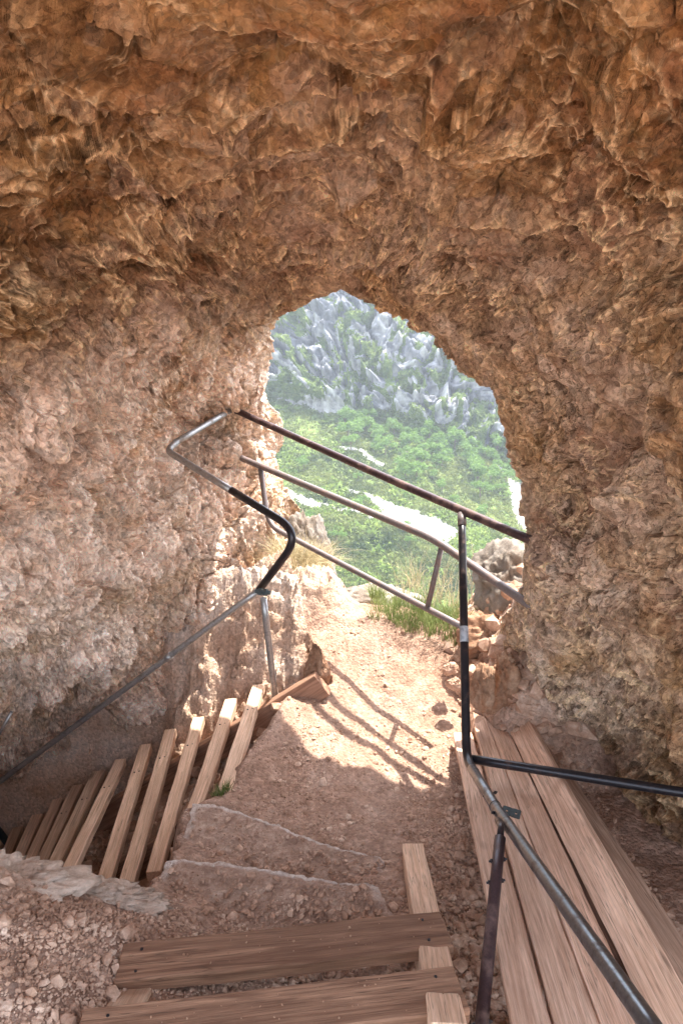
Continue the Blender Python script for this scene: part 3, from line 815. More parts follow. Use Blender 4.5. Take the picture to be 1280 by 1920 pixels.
# ------------------------------------------------------------------ stone steps
def step(px, h, thick, label, seed, lipfrac):
    """px: outline in photograph pixels of the top face at height h; lipfrac: which outline points carry the worn lip"""
    out = np.array([H(a, b, h + dh) for a, b, dh in px])
    # resample outline
    seg = np.r_[out, out[:1]]; L = np.r_[0, np.cumsum(np.linalg.norm(np.diff(seg, axis=0), axis=1))]
    n = 360; t = np.linspace(0, L[-1], n, endpoint=False)
    B = np.stack([np.interp(t, L, seg[:, k]) for k in range(3)], -1)
    lipv = np.interp(t, L, np.r_[lipfrac, lipfrac[:1]])
    B[:, :2] += .010 * np.stack([fbm(B * 14, 3, seed), fbm(B * 14 + 9, 3, seed + 1)], -1)
    c = B.mean(0); nr = 110
    rows, lips = [], []
    for i in range(nr + 1):
        f = i / nr
        rows.append(c + (B - c) * f); lips.append(lipv * sstep(.90, .97, f + .03 * fbm(B * 16, 3, seed + 9)))
    for j, (sc, dz) in enumerate(((1.004, -.006), (1.007, -.016), (1.010, -.04), (1.012, -thick * .6), (1.015, -thick))):
        q = c + (B - c) * sc; q = q + np.array([0, 0, dz]); rows.append(q); lips.append(lipv * (j < 2))
    V = np.array(rows); lip = np.array(lips)
    b, g, u, i_ = worley(V * 40, seed); 
    V[..., 2] += .007 * fbm(V * 7, 4, seed + 3) + .006 * (.5 - b) + .003 * fbm(V * 70, 3, seed + 4)
    V[..., :2] += (.006 * fbm(V * 30, 3, seed + 7))[..., None]
    me = mesh_np("stone_step", V, grid_faces(V.shape[0], n, True), M_STEPZ, True, {"zone": np.repeat(lip[..., None], 3, -1).reshape(-1, 3)})
    o = link("stone_step", me); tag(o, label, "step")
    return o

def mat_step():
    m, nt, b = nodes("concrete_step")
    c = coord(nt)
    at = N(nt, "ShaderNodeAttribute", attribute_name="zone")
    n = noise_n(nt, c, 18, 9, .68, .3); n1 = noise_n(nt, c, 60, 6, .7)
    base = ramp(nt, n, [(.28, (.25, .145, .10)), (.5, (.45, .29, .21)), (.74, (.66, .49, .38))])
    lf = math_n(nt, 'MULTIPLY', at.outputs["Fac"], ramp(nt, n1, [(.35, (.2, .2, .2)), (.55, (1, 1, 1))]))
    base = mix(nt, lf, base, (.72, .62, .55))
    nt.links.new(base, b.inputs["Base Color"]); b.inputs["Roughness"].default_value = .95
    bump(nt, b, math_n(nt, 'ADD', noise_n(nt, c, 50, 10, .75), n1), 1, .012)
    return m
M_STEPZ = mat_step()
step([(362, 1507, 0), (400, 1508, 0), (450, 1522, 0), (520, 1548, 0), (600, 1578, 0), (660, 1596, 0), (720, 1612, 0), (712, 1650, 0), (700, 1680, 0), (500, 1670, 0), (310, 1660, 0), (338, 1600, 0), (350, 1550, 0)],
     1.905, .16, "lower pale edged concrete step nearest the landing", 5, [1, 1, 1, 1, 1, 1, .6, .2, 0, 0, 0, .2, .5])
step([(312, 1616, 0), (345, 1612, 0), (420, 1618, 0), (500, 1630, 0), (600, 1648, 0), (700, 1658, 0), (722, 1690, 0), (738, 1720, 0), (745, 1790, 0), (500, 1800, 0), (270, 1800, 0), (275, 1740, 0), (292, 1660, 0)],
     1.795, .16, "upper pale edged concrete step next to the wooden tread", 6, [1, 1, 1, 1, 1, .8, .2, 0, 0, 0, 0, .2, .5])

# ------------------------------------------------------------------ boards
def board(name, parent, p0, p1, width, thick, up, mat, seed=0, ends=(0, 0), warpv=.0015):
    """a sawn board from p0 to p1 (centre of its TOP face), thickness below"""
    p0, p1 = Vector(p0), Vector(p1); L = (p1 - p0).length
    x = (p1 - p0).normalized(); z = (Vector(up) - x * x.dot(Vector(up))).normalized(); y = z.cross(x)
    ns = max(6, int(L / .03)); nw = 9
    # rounded rectangle section
    b = min(.0035, thick * .2)
    hw = width / 2
    sec = []
    for k in range(nw): sec.append((-hw + b + (width - 2 * b) * k / (nw - 1), 0))
    sec.append((hw, -b)); sec.append((hw, -thick / 2)); sec.append((hw, -thick + b))
    for k in range(nw): sec.append((hw - b - (width - 2 * b) * k / (nw - 1), -thick))
    sec.append((-hw, -thick + b)); sec.append((-hw, -thick / 2)); sec.append((-hw, -b))
    sec = np.array(sec); m = len(sec)
    xs = np.linspace(0, L, ns)
    xs = np.r_[xs[0], xs[0] + b * .6, xs[1:-1], xs[-1] - b * .6, xs[-1]]
    V = np.zeros((len(xs), m, 3))
    for i, xx in enumerate(xs):
        s = sec.copy()
        if i in (0, len(xs) - 1):
            s = s * np.array([1 - 2 * b / width * .6, 1]); s[:, 1] = np.clip(s[:, 1], -thick + b * .6, -b * .6)
        skew = ends[0] if i < 2 else (ends[1] if i >= len(xs) - 2 else 0)
        V[i, :, 0] = xx - L / 2 + skew * s[:, 0]; V[i, :, 1] = s[:, 0]; V[i, :, 2] = s[:, 1]
    q = V + seed * 3.1
    V[..., 2] += warpv * fbm(q * np.array([3, 12, 12]), 3, seed) * 1.6
    V[..., 1] += warpv * 1.4 * fbm(q * np.array([5, 1, 6]), 3, seed + 3)
    faces = grid_faces(len(xs), m, True)
    me_v = V.reshape(-1, 3)
    me = bpy.data.meshes.new(name)
    fl = [tuple(int(t) for t in f) for f in faces] + [tuple(range(m))[::-1], tuple(range((len(xs) - 1) * m, len(xs) * m))]
    fl = [f[::-1] for f in fl]
    me.from_pydata([tuple(map(float, t)) for t in me_v], [], fl); me.materials.append(mat); me.update()
    o = link(name, me, parent)
    M = Matrix(((x[0], y[0], z[0], 0), (x[1], y[1], z[1], 0), (x[2], y[2], z[2], 0), (0, 0, 0, 1)))
    M.translation = (p0 + p1) / 2
    if parent is not None: M = Matrix.Translation(-parent.location) @ M
    o.matrix_local = M
    return o

def nails(parent, pts, up, r=.0042):
    for p in pts:
        bm = bmesh.new()
        q = Vector(up).to_track_quat('Z', 'Y').to_matrix().to_4x4()
        bmesh.ops.create_cone(bm, segments=10, radius1=r, radius2=r * .8, depth=.003, cap_ends=True, matrix=Matrix.Translation(Vector(p) - parent.location) @ q)
        me = bpy.data.meshes.new("nail"); bm.to_mesh(me); bm.free(); me.materials.append(M_BLACK)
        link("nail", me, parent)

# near stair: two treads on two stringers
def near_stair():
    base = empty("wooden_stair", (0, 1.5, -1.7))
    tag(base, "near flight of dark weathered plank treads at the bottom of the photo", "stair")
    def P3(px, py, h): return Vector(H(px, py, h).tolist())
    # top tread: outline left end 225..., front edge y~1790(L) 1755(R)
    for k, (la, lb, ra, rb, h) in enumerate([((232, 1767), (214, 1844), (832, 1708), (842, 1772), 1.585),
                                             ((168, 1888), (120, 1990), (857, 1812), (872, 1890), 1.500)]):
        A = P3(*la, h); B = P3(*lb, h); C = P3(*ra, h); D = P3(*rb, h)
        w = ((A - B).length + (C - D).length) / 2
        board("tread", base, (A + B) / 2, (C + D) / 2, w, .042, (0, -.02, 1), M_TREAD, 3 + k, (.05, -.06), .0025)
        a, c = (A + B) / 2, (C + D) / 2; wv = (B - A) * .27
        nails(base, [a.lerp(c, .055) + wv + Vector((0, 0, .001)), a.lerp(c, .06) - wv + Vector((0, 0, .001)), a.lerp(c, .935) + wv + Vector((0, 0, .001)), a.lerp(c, .93) - wv + Vector((0, 0, .001))], (0, -.02, 1))
    for (c0, c1, c2, c3, h) in (((235, 1770), (828, 1714), (835, 1768), (220, 1840), 1.583), ((175, 1890), (855, 1818), (868, 1885), (150, 1960), 1.498)):
        q = H([c0[0], c1[0], c2[0], c3[0]], [c0[1], c1[1], c2[1], c3[1]], h); n = 45
        u, v = RNG.uniform(0, 1, n)[:, None] ** .8, RNG.uniform(0, 1, n)[:, None]
        pp = (q[0] * (1 - u) + q[1] * u) * (1 - v) + (q[3] * (1 - u) + q[2] * u) * v
        SS = .0012 + .0012 * RNG.exponential(1, n)
        o = link("grit", stones_mesh("grit", pp[:, 0], pp[:, 1], np.clip(SS, 0, .004), M_BROWNROCK, lambda x, y: np.full(len(x), -h)))
        tag(o, "tiny stones sprinkled on the dark wooden treads", "grit", kind="stuff")
    A, B = P3(778, 1582, 1.90), P3(845, 1990, 1.53)
    for (a, b, w) in (((776, 1581, 1.885), (806, 1800, 1.655), .075),):
        pass
    # right stringer: runs from in front of the top tread down the slope
    R0 = P3(773, 1581, 1.90); R1 = P3(800, 1716, 1.66)
    dirn = (R1 - R0).normalized()
    board("stringer", base, R0, R1 + dirn * .55, .078, .11, (0, .3, 1), M_SLAT, 21)
    L1 = P3(250, 1870, 1.58); off = L1 - (R1 + dirn * .10)
    board("stringer", base, P3(262, 1835, 1.63), P3(262, 1835, 1.63) + dirn * .5, .085, .11, (0, .3, 1), M_SLAT, 22)
near_stair()

def slat_stair():
    base = empty("wooden_stair", (-.6, 3.2, -2.2))
    tag(base, "long slatted wooden stair dropping down to the left into the pit", "stair")
    tops = [(484, 1283), (433, 1310), (372, 1344), (320, 1367), (273, 1395), (226, 1423), (184, 1445), (145, 1470), (108, 1497), (70, 1526), (33, 1550), (-2, 1574)]
    bots = [(405, 1530), (333, 1610), (287, 1634), (235, 1660), (186, 1677), (145, 1700), (104, 1716), (70, 1735), (36, 1750), (4, 1770), (-30, 1790), (-60, 1800)]
    far, near = [], []
    for k, (t, b) in enumerate(zip(tops, bots)):
        h = -(SLAT_Z0 + SLAT_DZ * k)
        A = Vector(H(*t, h).tolist()); B = Vector(H(*b, h).tolist())
        if k > 4: B = A + Vector((-.02 + .03 * (k - 4), -1.13, 0))
        if k < 2: B = A + (B - A).normalized() * 1.13
        board("tread", base, A, B, .066 + .003 * math.sin(k * 2.3), .045, (-.10, 0, 1), M_SLAT, 40 + k, (.03 * math.sin(k * 5), .03), .002)
        far.append(A); near.append(B)
        if k < 8: nails(base, [A.lerp(B, .23) + Vector((.012, 0, .001)), A.lerp(B, .24) + Vector((-.012, 0, .002))], (-.1, 0, 1), .0045)
    # stringers under the slats
    d = (far[9] - far[0]).normalized()
    for nm, fr, ext in (("stringer", .23, .42), ("stringer", .78, .0)):
        a = far[0].lerp(near[0], fr); c = far[11].lerp(near[11], fr)
        dd = (c - a).normalized(); dn = Vector((0, 0, -.050))
        board(nm, base, a + dn - dd * ext + (Vector((0, .06, .0)) if ext else Vector()), c + dn, .06, .13, (0, 0, 1), M_STRING, 60 + int(fr * 10))
    return far, near
slat_far, slat_near = slat_stair()

# ------------------------------------------------------------------ plank stack on the right
def planks():
    def pl(label, a, b, c, d, thick, seed, mat=None):
        """a far-left, b far-right, c near-left, d near-right corners of the top face (px, py, depth)"""
        A, B, C, D = (PV(*q) for q in (a, b, c, d))
        w = ((A - B).length + (C - D).length) / 2 
        x = ((C + D) / 2 - (A + B) / 2).normalized(); up = (B - A).cross(x); 
        x0 = (A + B) / 2
        up = ((B - A).normalized() + (D - C).normalized()).cross(x)
        if up.z < 0: up = -up
        o = board("plank", None, (A + B) / 2, (C + D) / 2, w, thick, up, mat or M_PLANK, seed, (.12 * math.sin(seed), 0), .002)
        M = o.matrix_basis.copy(); Mi = M.inverted(); Lb = ((C + D) / 2 - (A + B) / 2).length; un = (M.to_3x3() @ Vector((0, 0, 1)))
        lv = M.to_3x3() @ Vector((0, 1, 0)); flip = lv.dot(B - A) < 0
        for v in o.data.vertices:
            t = v.co.x / Lb + .5; q = v.co.y / w + .5
            if flip: q = 1 - q
            v.co = Mi @ (A.lerp(C, t).lerp(B.lerp(D, t), q) + un * v.co.z)
        tag(o, label, "plank", "sawn planks stacked on the right of the path")
    pl("leftmost sawn plank of the stack, its long edge beside the gravel", (849, 1374, 3.50), (884, 1372, 3.50), (975, 1990, 1.56), (1053, 1990, 1.56), .03, 1)
    pl("second sawn plank from the left in the stack, flat under the black post", (886, 1350, 3.56), (910, 1346, 3.56), (1059, 1990, 1.55), (1148, 1990, 1.55), .045, 2)
    pl("third sawn plank from the left, with two round knots near the handrail joint", (912, 1349, 3.56), (947, 1356, 3.54), (1154, 1990, 1.54), (1242, 1990, 1.545), .05, 3)
    pl("wide sawn plank tilted up towards the wall in the stack", (954, 1372, 3.40), (984, 1340, 3.44), (1254, 1990, 1.56), (1345, 1990, 1.44), .042, 4)
    pl("rightmost sawn plank with a waney pale edge next to the rock wall", (994, 1400, 3.36), (1056, 1432, 3.30), (1350, 2000, 1.60), (1470, 2030, 1.60), .05, 5)
    pl("dark strip filling the gap between the third and the tilted plank", (946, 1366, 3.52), (958, 1366, 3.52), (1243, 1990, 1.575), (1262, 1990, 1.575), .03, 6, M_STRING)  # dark wood standing in for the dark gap between two planks
planks()

# ------------------------------------------------------------------ pipes
def path_pts(pts, fil):
    """rounded polyline: pts list of Vector, fil list of cut lengths at each point"""
    out = [pts[0]]
    for i in range(1, len(pts) - 1):
        a, p, b = pts[i - 1], pts[i], pts[i + 1]
        f = fil[i] if isinstance(fil, (list, tuple)) else fil
        f = min(f, (a - p).length * .48, (b - p).length * .48)
        q0 = p + (a - p).normalized() * f; q1 = p + (b - p).normalized() * f
        for t in [float(w) for w in np.linspace(0, 1, 12 if f > .01 else 4)]: out.append((1 - t) ** 2 * q0 + 2 * t * (1 - t) * p + t * t * q1)
    out.append(pts[-1]); return out

def pipe(name, parent, pts, r, mat, fil=.02, label=None, cap=True, bow=0):
    pts = path_pts([Vector(p) for p in pts], fil)
    # densify
    dense = [pts[0]]
    for a, b in zip(pts[:-1], pts[1:]):
        n = max(1, int((b - a).length / .12))
        for k in range(1, n + 1): dense.append(a.lerp(b, k / n))
    pts = [p for i, p in enumerate(dense) if i == 0 or (p - dense[i - 1]).length > 1e-5]
    S = 20
    tng = [(pts[min(i + 1, len(pts) - 1)] - pts[max(i - 1, 0)]).normalized() for i in range(len(pts))]
    u = tng[0].orthogonal().normalized(); V = []
    org = parent.location if parent is not None else Vector()
    for p, t in zip(pts, tng):
        u = (u - t * u.dot(t)).normalized(); v = t.cross(u)
        V += [tuple(p + (u * math.cos(a) + v * math.sin(a)) * r - org) for a in [2 * math.pi * k / S for k in range(S)]]
    faces = [tuple(int(t) for t in f) for f in grid_faces(len(pts), S, True)]
    faces += [tuple(range(S))[::-1], tuple(range((len(pts) - 1) * S, len(pts) * S))]
    me = bpy.data.meshes.new(name); me.from_pydata(V, [], faces); me.materials.append(mat); me.update()
    for q in me.polygons[:-2]: q.use_smooth = True
    bm = bmesh.new(); bm.from_mesh(me); bmesh.ops.recalc_face_normals(bm, faces=bm.faces); bm.to_mesh(me); bm.free()
    o = link(name, me, parent)
    if label: o["label"] = label
    return o

def bolt(name, parent, p, axis, r, l, mat):
    a = Vector(axis).normalized(); p = Vector(p)
    bm = bmesh.new()
    q = a.to_track_quat('Z', 'Y').to_matrix().to_4x4()
    bmesh.ops.create_cone(bm, segments=6, radius1=r, radius2=r, depth=r * .9, cap_ends=True, matrix=Matrix.Translation(p + a * l / 2) @ q)
    bmesh.ops.create_cone(bm, segments=6, radius1=r, radius2=r, depth=r * .9, cap_ends=True, matrix=Matrix.Translation(p - a * l / 2) @ q)
    bmesh.ops.create_cone(bm, segments=10, radius1=r * .5, radius2=r * .5, depth=l + r * 2.6, cap_ends=True, matrix=Matrix.Translation(p) @ q)
    bmesh.ops.translate(bm, vec=-parent.location, verts=bm.verts)
    me = bpy.data.meshes.new(name); bm.to_mesh(me); bm.free(); me.materials.append(mat)
    return link(name, me, parent)

RP = .0168
A_TOP = PV(412, 756, 4.85); A1 = PV(434, 768, 4.66); B_TOP = PV(1034, 1030, 3.10)
def on_line(a, b, px):
    """point of the 3-D line a-b seen at photograph column px"""
    k = (px - 640) / F
    fa = a.x - k * (a.y * CP - a.z * SP); fb = b.x - k * (b.y * CP - b.z * SP)
    return a.lerp(b, fa / (fa - fb))

def railings():
    g = empty("guard_railing", (0.1, 3.5, -1.4))
    tag(g, "rusty tube guard railing with three rails across the tunnel mouth", "railing")
    pipe("rail", g, [A_TOP, on_line(A1, B_TOP, 700) + Vector((0, 0, -.004)), B_TOP + (B_TOP - A1).normalized() * .04], RP * 1.2, M_PURPLE, .3, "dark brown top rail")
    m0, m1, m2 = PV(422, 846, 4.78), PV(812, 1010, 3.60), PV(1010, 1147, 3.12)
    pipe("rail", g, [m0, m1, m2 + (m2 - m1).normalized() * .03], RP * 1.15, M_RUST, .10, "reddish brown middle rail with a shallow bend")
    pj = on_line(m0, m1, 488)
    b1 = PV(503, 985, 4.50); b2 = PV(800, 1141, 3.70); b3 = PV(868, 1176, 3.50)
    pipe("rail", g, [pj, b1, b2, b3], RP * .95, M_RUST, [0, .11, .01, 0], "thinner bottom rail curving up to meet the middle rail")
    s0 = PV(828, 1022, 3.57)
    pipe("strut", g, [s0, PV(801, 1139, 3.695)], RP * .8, M_RUST, 0)
    # left loop and stair handrail
    l = empty("handrail", (-.4, 3.5, -2.0))
    tag(l, "left handrail that loops out from the mouth and runs down above the slatted stair", "handrail")
    c1 = PV(313, 845, 4.15); c2 = PV(566, 1000, 3.5); c3 = PV(486, 1106, 3.74)
    pipe("rail", l, [A1, PV(330, 829, 4.22)], RP * 1.1, M_GALV, 0, "bright galvanised section of the loop")
    pipe("rail", l, [PV(332, 828, 4.225), c1, PV(436, 921, 3.83)], RP * 1.1, M_GALV, [0, .05, 0])
    pipe("rail", l, [PV(434, 919.5, 3.835), c2, c3], RP * 1.18, M_BLACK, [0, .17, 0], "black rubber-dark bend of the loop")
    e = PV(-60, 1510, 4.35)
    pipe("rail", l, [c3 + (c3 - e).normalized() * .02, e], RP * .95, M_GALV, 0, "grey lower section running down to the left")
    mid = on_line(c3, e, 316)
    dd = (e - c3).normalized()
    pipe("sleeve", l, [mid - dd * .02, mid + dd * .02], RP * 1.15, M_GALV)
    pt = PV(494, 1122, 3.70); pb = PV(516, 1312, 3.92)
    pipe("post", l, [pt, pb], RP, M_GALV)
    bolt("bracket", l, PV(493, 1110, 3.67), (1, -.3, 0), .020, .028, M_BRACK)
    # right handrail
    r = empty("handrail", (.5, 2.1, -1.8))
    tag(r, "right handrail with a tall black post joining it to the guard railing", "handrail")
    top = on_line(A1, B_TOP, 865) + Vector((0, -.005, -.01))
    bend = PV(874, 1424, 2.90); j = PV(928, 1513, 2.45); nr = PV(1280, 2010, 1.13)
    tj = top.lerp(bend, .53)
    pipe("post", r, [top, bend, j], RP * 1.06, M_BLACK, [0, .07, 0], "tall black post bending into the handrail")
    ta, tb = top.lerp(bend, .505), top.lerp(bend, .568)
    pipe("label_band", r, [ta, tb], RP * 1.10, M_BAND, 0, "grey sticker wrapped round the post")
    pipe("collar", r, [top.lerp(bend, .005), top.lerp(bend, .065)], RP * 1.2, M_RUST)
    d1 = (nr - j).normalized()
    pipe("rail", r, [bend + (j - bend).normalized() * .10, j, nr], RP * 1.12, M_GREY, [0, .03, 0], "worn shiny grey rail towards the viewer")
    pipe("joint", r, [j - d1 * .004, j + d1 * .003], RP * 1.22, M_BLACK)
    pipe("crossbar", r, [bend + Vector((0, 0, .005)), PV(1500, 1521, 2.42)], RP * 1.05, M_BLACK, 0, "black bar running into the right wall")
    # flat bracket with holes
    bc = PV(958, 1523, 2.36)
    bm = bmesh.new()
    W, Hh, T = .034, .026, .0022
    n = 24
    def ring(cx, cy, rr, z): return [bm.verts.new((cx + rr * math.cos(a), cy + rr * math.sin(a), z)) for a in np.linspace(0, 2 * math.pi, n, endpoint=False)]
    # plate as grid of two holed cells
    for cx in (-W / 2, W / 2):
        for z, flip in ((T, False), (-T, True)):
            rg = ring(cx, 0, .0052, z)
            sq = []
            for a in np.linspace(0, 2 * math.pi, n, endpoint=False):
                c_, s_ = math.cos(a), math.sin(a); q = min((W / 2) / max(abs(c_), 1e-6), (Hh / 2 + .006) / max(abs(s_), 1e-6))
                sq.append(bm.verts.new((cx + c_ * q, s_ * q, z)))
            for i in range(n):
                f = (rg[i], rg[(i + 1) % n], sq[(i + 1) % n], sq[i])
                bm.faces.new(f if flip else f[::-1])
            if not flip: r1, s1 = rg, sq
            else:
                for i in range(n):
                    bm.faces.new((r1[i], r1[(i + 1) % n], rg[(i + 1) % n], rg[i]))
                    bm.faces.new((s1[(i + 1) % n], s1[i], sq[i], sq[(i + 1) % n]))
    me = bpy.data.meshes.new("bracket"); bm.to_mesh(me); bm.free(); me.materials.append(M_BRACK)
    o = link("bracket", me, r); o.location = bc - r.location + Vector((.0, 0, -.0)); o.rotation_euler = (.25, .1, -.35)
    o.scale = (.85, .85, 1)
    # sleeve plate under the joint and bolts
    for q, dx in ((PV(918, 1489, 2.55), 0), (PV(935, 1520, 2.38), 0)):
        bolt("bolt", r, q, (1, .35, .1), .006, RP * 2.4, M_BLACK)
    p0 = PV(939, 1550, 2.20); p1 = PV(888, 2060, 1.62)
    pipe("bracket", r, [PV(933, 1538, 2.30), p0, p0.lerp(p1, .10)], RP * .6, M_BLACK, .01)
    pipe("post", r, [p0.lerp(p1, .055), p1], RP * .98, M_PURPLE, 0, "short brown support post of the near rail")
    for f in (.16, .255, .78): bolt("bolt", r, p0.lerp(p1, f), (1, .2, 0), .0065, RP * 2.2, M_BLACK)
def mat_band():
    m, nt, b = nodes("grey_label")
    b.inputs["Base Color"].default_value = (.33, .34, .36, 1); b.inputs["Roughness"].default_value = .5
    n = noise_n(nt, coord(nt), 60, 3, .5)
    nt.links.new(ramp(nt, n, [(.35, (.22, .23, .25)), (.5, (.36, .37, .40))]), b.inputs["Base Color"])
    return m
M_BAND = mat_band()
railings()

def small_metal():
    o = pipe("metal_rod", None, [PV(22, 1335, 3.7), PV(-14, 1400, 3.75)], .008, M_GALV)
    tag(o, "short thin grey rod sticking out of the left wall at the photo's edge", "rod")
    o = pipe("pipe", None, [PV(-20, 1535, 4.45), PV(24, 1592, 4.6)], .022, M_BRACK)
    tag(o, "dark pipe end low on the far left beside the slatted stair", "pipe")
small_metal()

# ------------------------------------------------------------------ grass
def blades(name, centers, n_per, length, width, spread, mat, lean=.5, seed=1, up=1.0):
    rg = np.random.default_rng(seed)
    V, Fc = [], []
    for c in centers:
        n = n_per
        a = rg.uniform(0, 6.283, n); ln = length * rg.uniform(.5, 1.15, n); sp = spread * np.sqrt(rg.uniform(0, 1, n))
        bx = c[0] + sp * np.cos(a) * rg.uniform(.3, 1, n); by = c[1] + sp * np.sin(a) * rg.uniform(.3, 1, n)
        le = lean * rg.uniform(.2, 1.3, n); a2 = a + rg.normal(0, .5, n)
        wd = width * rg.uniform(.6, 1.2, n); wa = rg.uniform(0, 6.283, n)
        for i in range(n):
            base = len(V); S = 5
            for k in range(S):
                t = k / (S - 1)
                x = bx[i] + math.cos(a2[i]) * ln[i] * le[i] * t ** 1.8
                y = by[i] + math.sin(a2[i]) * ln[i] * le[i] * t ** 1.8
                z = c[2] + ln[i] * up * (t - .55 * le[i] * t ** 2.4)
                w = wd[i] * (1 - t) ** .7 * .5 + .0002
                V.append((x - math.cos(wa[i]) * w, y - math.sin(wa[i]) * w, z)); V.append((x + math.cos(wa[i]) * w, y + math.sin(wa[i]) * w, z))
            for k in range(S - 1): Fc.append((base + 2 * k, base + 2 * k + 1, base + 2 * k + 3, base + 2 * k + 2))
    return mesh_np(name, V, Fc, mat, True)

M_GRASS = mat_leaf("green_grass", (.11, .15, .04), (.27, .31, .12), 6)
M_DRY = mat_leaf("dry_grass", (.36, .29, .16), (.55, .47, .30), 9)

def grass():
    cs = []
    for px, py, d in [(545, 1075, 4.62), (580, 1070, 4.7), (560, 1085, 4.55), (600, 1078, 4.7), (530, 1060, 4.65)]:
        cs.append(P(px, py, d))
    o = link("grass_tuft", blades("grass_tuft", cs, 330, .27, .004, .07, M_DRY, .85, 3)); tag(o, "dry straw coloured grass tuft beside the bottom rail at the left jamb", "grass tuft")
    cs = []
    rg = np.random.default_rng(5)
    for k in range(120):
        px = rg.uniform(700, 905); py = 1130 + (px - 700) * .30 + rg.uniform(-22, 26)
        d = 4.25 - (px - 700) / 200 * .3 + rg.uniform(-.05, .4)
        q = P(px, py, d); q[2] = max(q[2] - .03, -3); cs.append(q)
    o = link("grass", blades("grass", cs, 30, .13, .0035, .05, M_GRASS, .6, 4)); tag(o, "green grass fringe growing on the lip outside the mouth", "grass", kind="stuff")
    cs = [P(rg.uniform(740, 900), rg.uniform(1090, 1170), rg.uniform(4.3, 4.8)) for k in range(22)]
    o = link("dry_grass", blades("dry_grass", cs, 12, .30, .003, .06, M_DRY, .5, 6)); tag(o, "tall thin seeding grass stems outside the mouth", "grass", kind="stuff")
    cs = [H(408 + i * 9, 1503 - i * 8, 1.98) for i in range(3)]
    o = link("grass_tuft", blades("grass_tuft", cs, 60, .07, .003, .02, M_GRASS, .4, 8)); tag(o, "tiny green tuft at the corner of the lower concrete step", "grass tuft")
grass()

# ------------------------------------------------------------------ the valley side beyond
def cliff_base(px): return 742 + .20 * (px - 500) + .00018 * np.maximum(px - 700, 0) ** 2
def valley_depth(px, py):
    yb = cliff_base(px); s = yb - py
    Db = 430 - .05 * (px - 640)
    slope = Db * np.exp(np.minimum(s, 0) / 620)
    cl = Db * (1 + .0004 * np.maximum(s, 0))
    return np.where(s > 0, cl, slope)

def valley():
    nx, ny = 760, 620
    xs = np.linspace(-350, 1650, nx); ys = np.linspace(330, 1420, ny)
    X, Y = np.meshgrid(xs, ys)
    D = valley_depth(X, Y)
    s = cliff_base(X) - Y
    wob = 30 * fbm(np.stack([X, Y, 0 * X], -1) / 120, 3, 21)
    cl = sstep(-12, 25, s + wob)
    V = P(X, Y, D)
    # crags: ribs running down to the right, with ledges
    a = math.radians(36)
    R = np.stack([X * math.cos(a) + Y * math.sin(a), -X * math.sin(a) + Y * math.cos(a), 0 * X], -1)
    q = warp(R, 7, .012, 3)
    rib = fbm(q * np.array([.0045, .014, 1]), 5, 31, .45)
    rb2 = 1 - np.abs(fbm(q * np.array([.016, .045, 1]), 4, 35, .6)) * 2
    c1, k1, i1 = facets(warp(R, 6, .015, 3) * np.array([.011, .032, 1]), 36, .22, 1.0, .25)
    c2, k2, i2 = facets(warp(R, 1.5, .04, 5) * np.array([.032, .075, 1]), 37, .2, 1.0, .25)
    c3, k3, i3 = facets(R * np.array([.09, .17, 1]), 38, .2, 1.0, .25)
    h = (rib * 11 - 12 * c1 - 5.5 * c2 - 2.2 * c3) * cl
    soft = (6 * fbm(np.stack([X, Y, 0 * X], -1) * .01, 4, 41) + 1.6 * fbm(np.stack([X, Y, 0 * X], -1) * .05, 3, 42)) * (1 - cl)
    V = V - (h + soft)[..., None] * np.array([.1, .93, -.25]) + (h * .15)[..., None] * np.array([0, 0, 1])
    # what grows where
    gq = fbm(q * np.array([.007, .024, 1]) + 4, 3, 51)
    green = np.clip(1 - cl + cl * sstep(.10, .26, gq * 1.5 + .12 * fbm(q * .06, 3, 52) - .02 + .12 * sstep(700, 900, X)), 0, 1)
    # pale scree chutes
    def chute(x0, y0, x1, y1, w, seed):
        d = np.array([x1 - x0, y1 - y0], float); L = np.hypot(*d); d /= L
        t = (X - x0) * d[0] + (Y - y0) * d[1]; n = -(X - x0) * d[1] + (Y - y0) * d[0]
        n = n + 9 * fbm(np.stack([X, Y, 0 * X], -1) * .02, 4, seed)
        ww = w * np.clip(t / L * 1.3, .15, 1)
        return sstep(ww, ww * .75, np.abs(n)) * sstep(-10, 10, t) * sstep(L + 15, L - 10, t)
    scree = np.maximum.reduce([chute(655, 918, 850, 1012, 26, 61), chute(560, 935, 760, 985, 9, 62), chute(520, 925, 600, 950, 8, 63), chute(600, 820, 720, 870, 5, 64) * .8,
                               chute(935, 870, 1010, 985, 30, 65), chute(300, 860, 600, 945, 7, 66), chute(860, 1010, 1300, 1200, 24, 67), chute(500, 745, 660, 775, 9, 68) * .8])
    green = green * (1 - scree)
    tone = np.clip(.5 + .7 * fbm(q * np.array([.008, .030, 1]) + 9, 4, 57, .6) + .45 * (i1 - .5) + .40 * (i2 - .5) + .2 * (i3 - .5), 0, 1)
    zone = np.stack([green, scree, tone], -1)
    me = mesh_np("hill", V, grid_faces(ny, nx)[:, ::-1], M_HILL, True, {"zone": zone.reshape(-1, 3)})
    o = link("hill", me); tag(o, kind="structure")
    return xs, ys, V, green, scree, cl

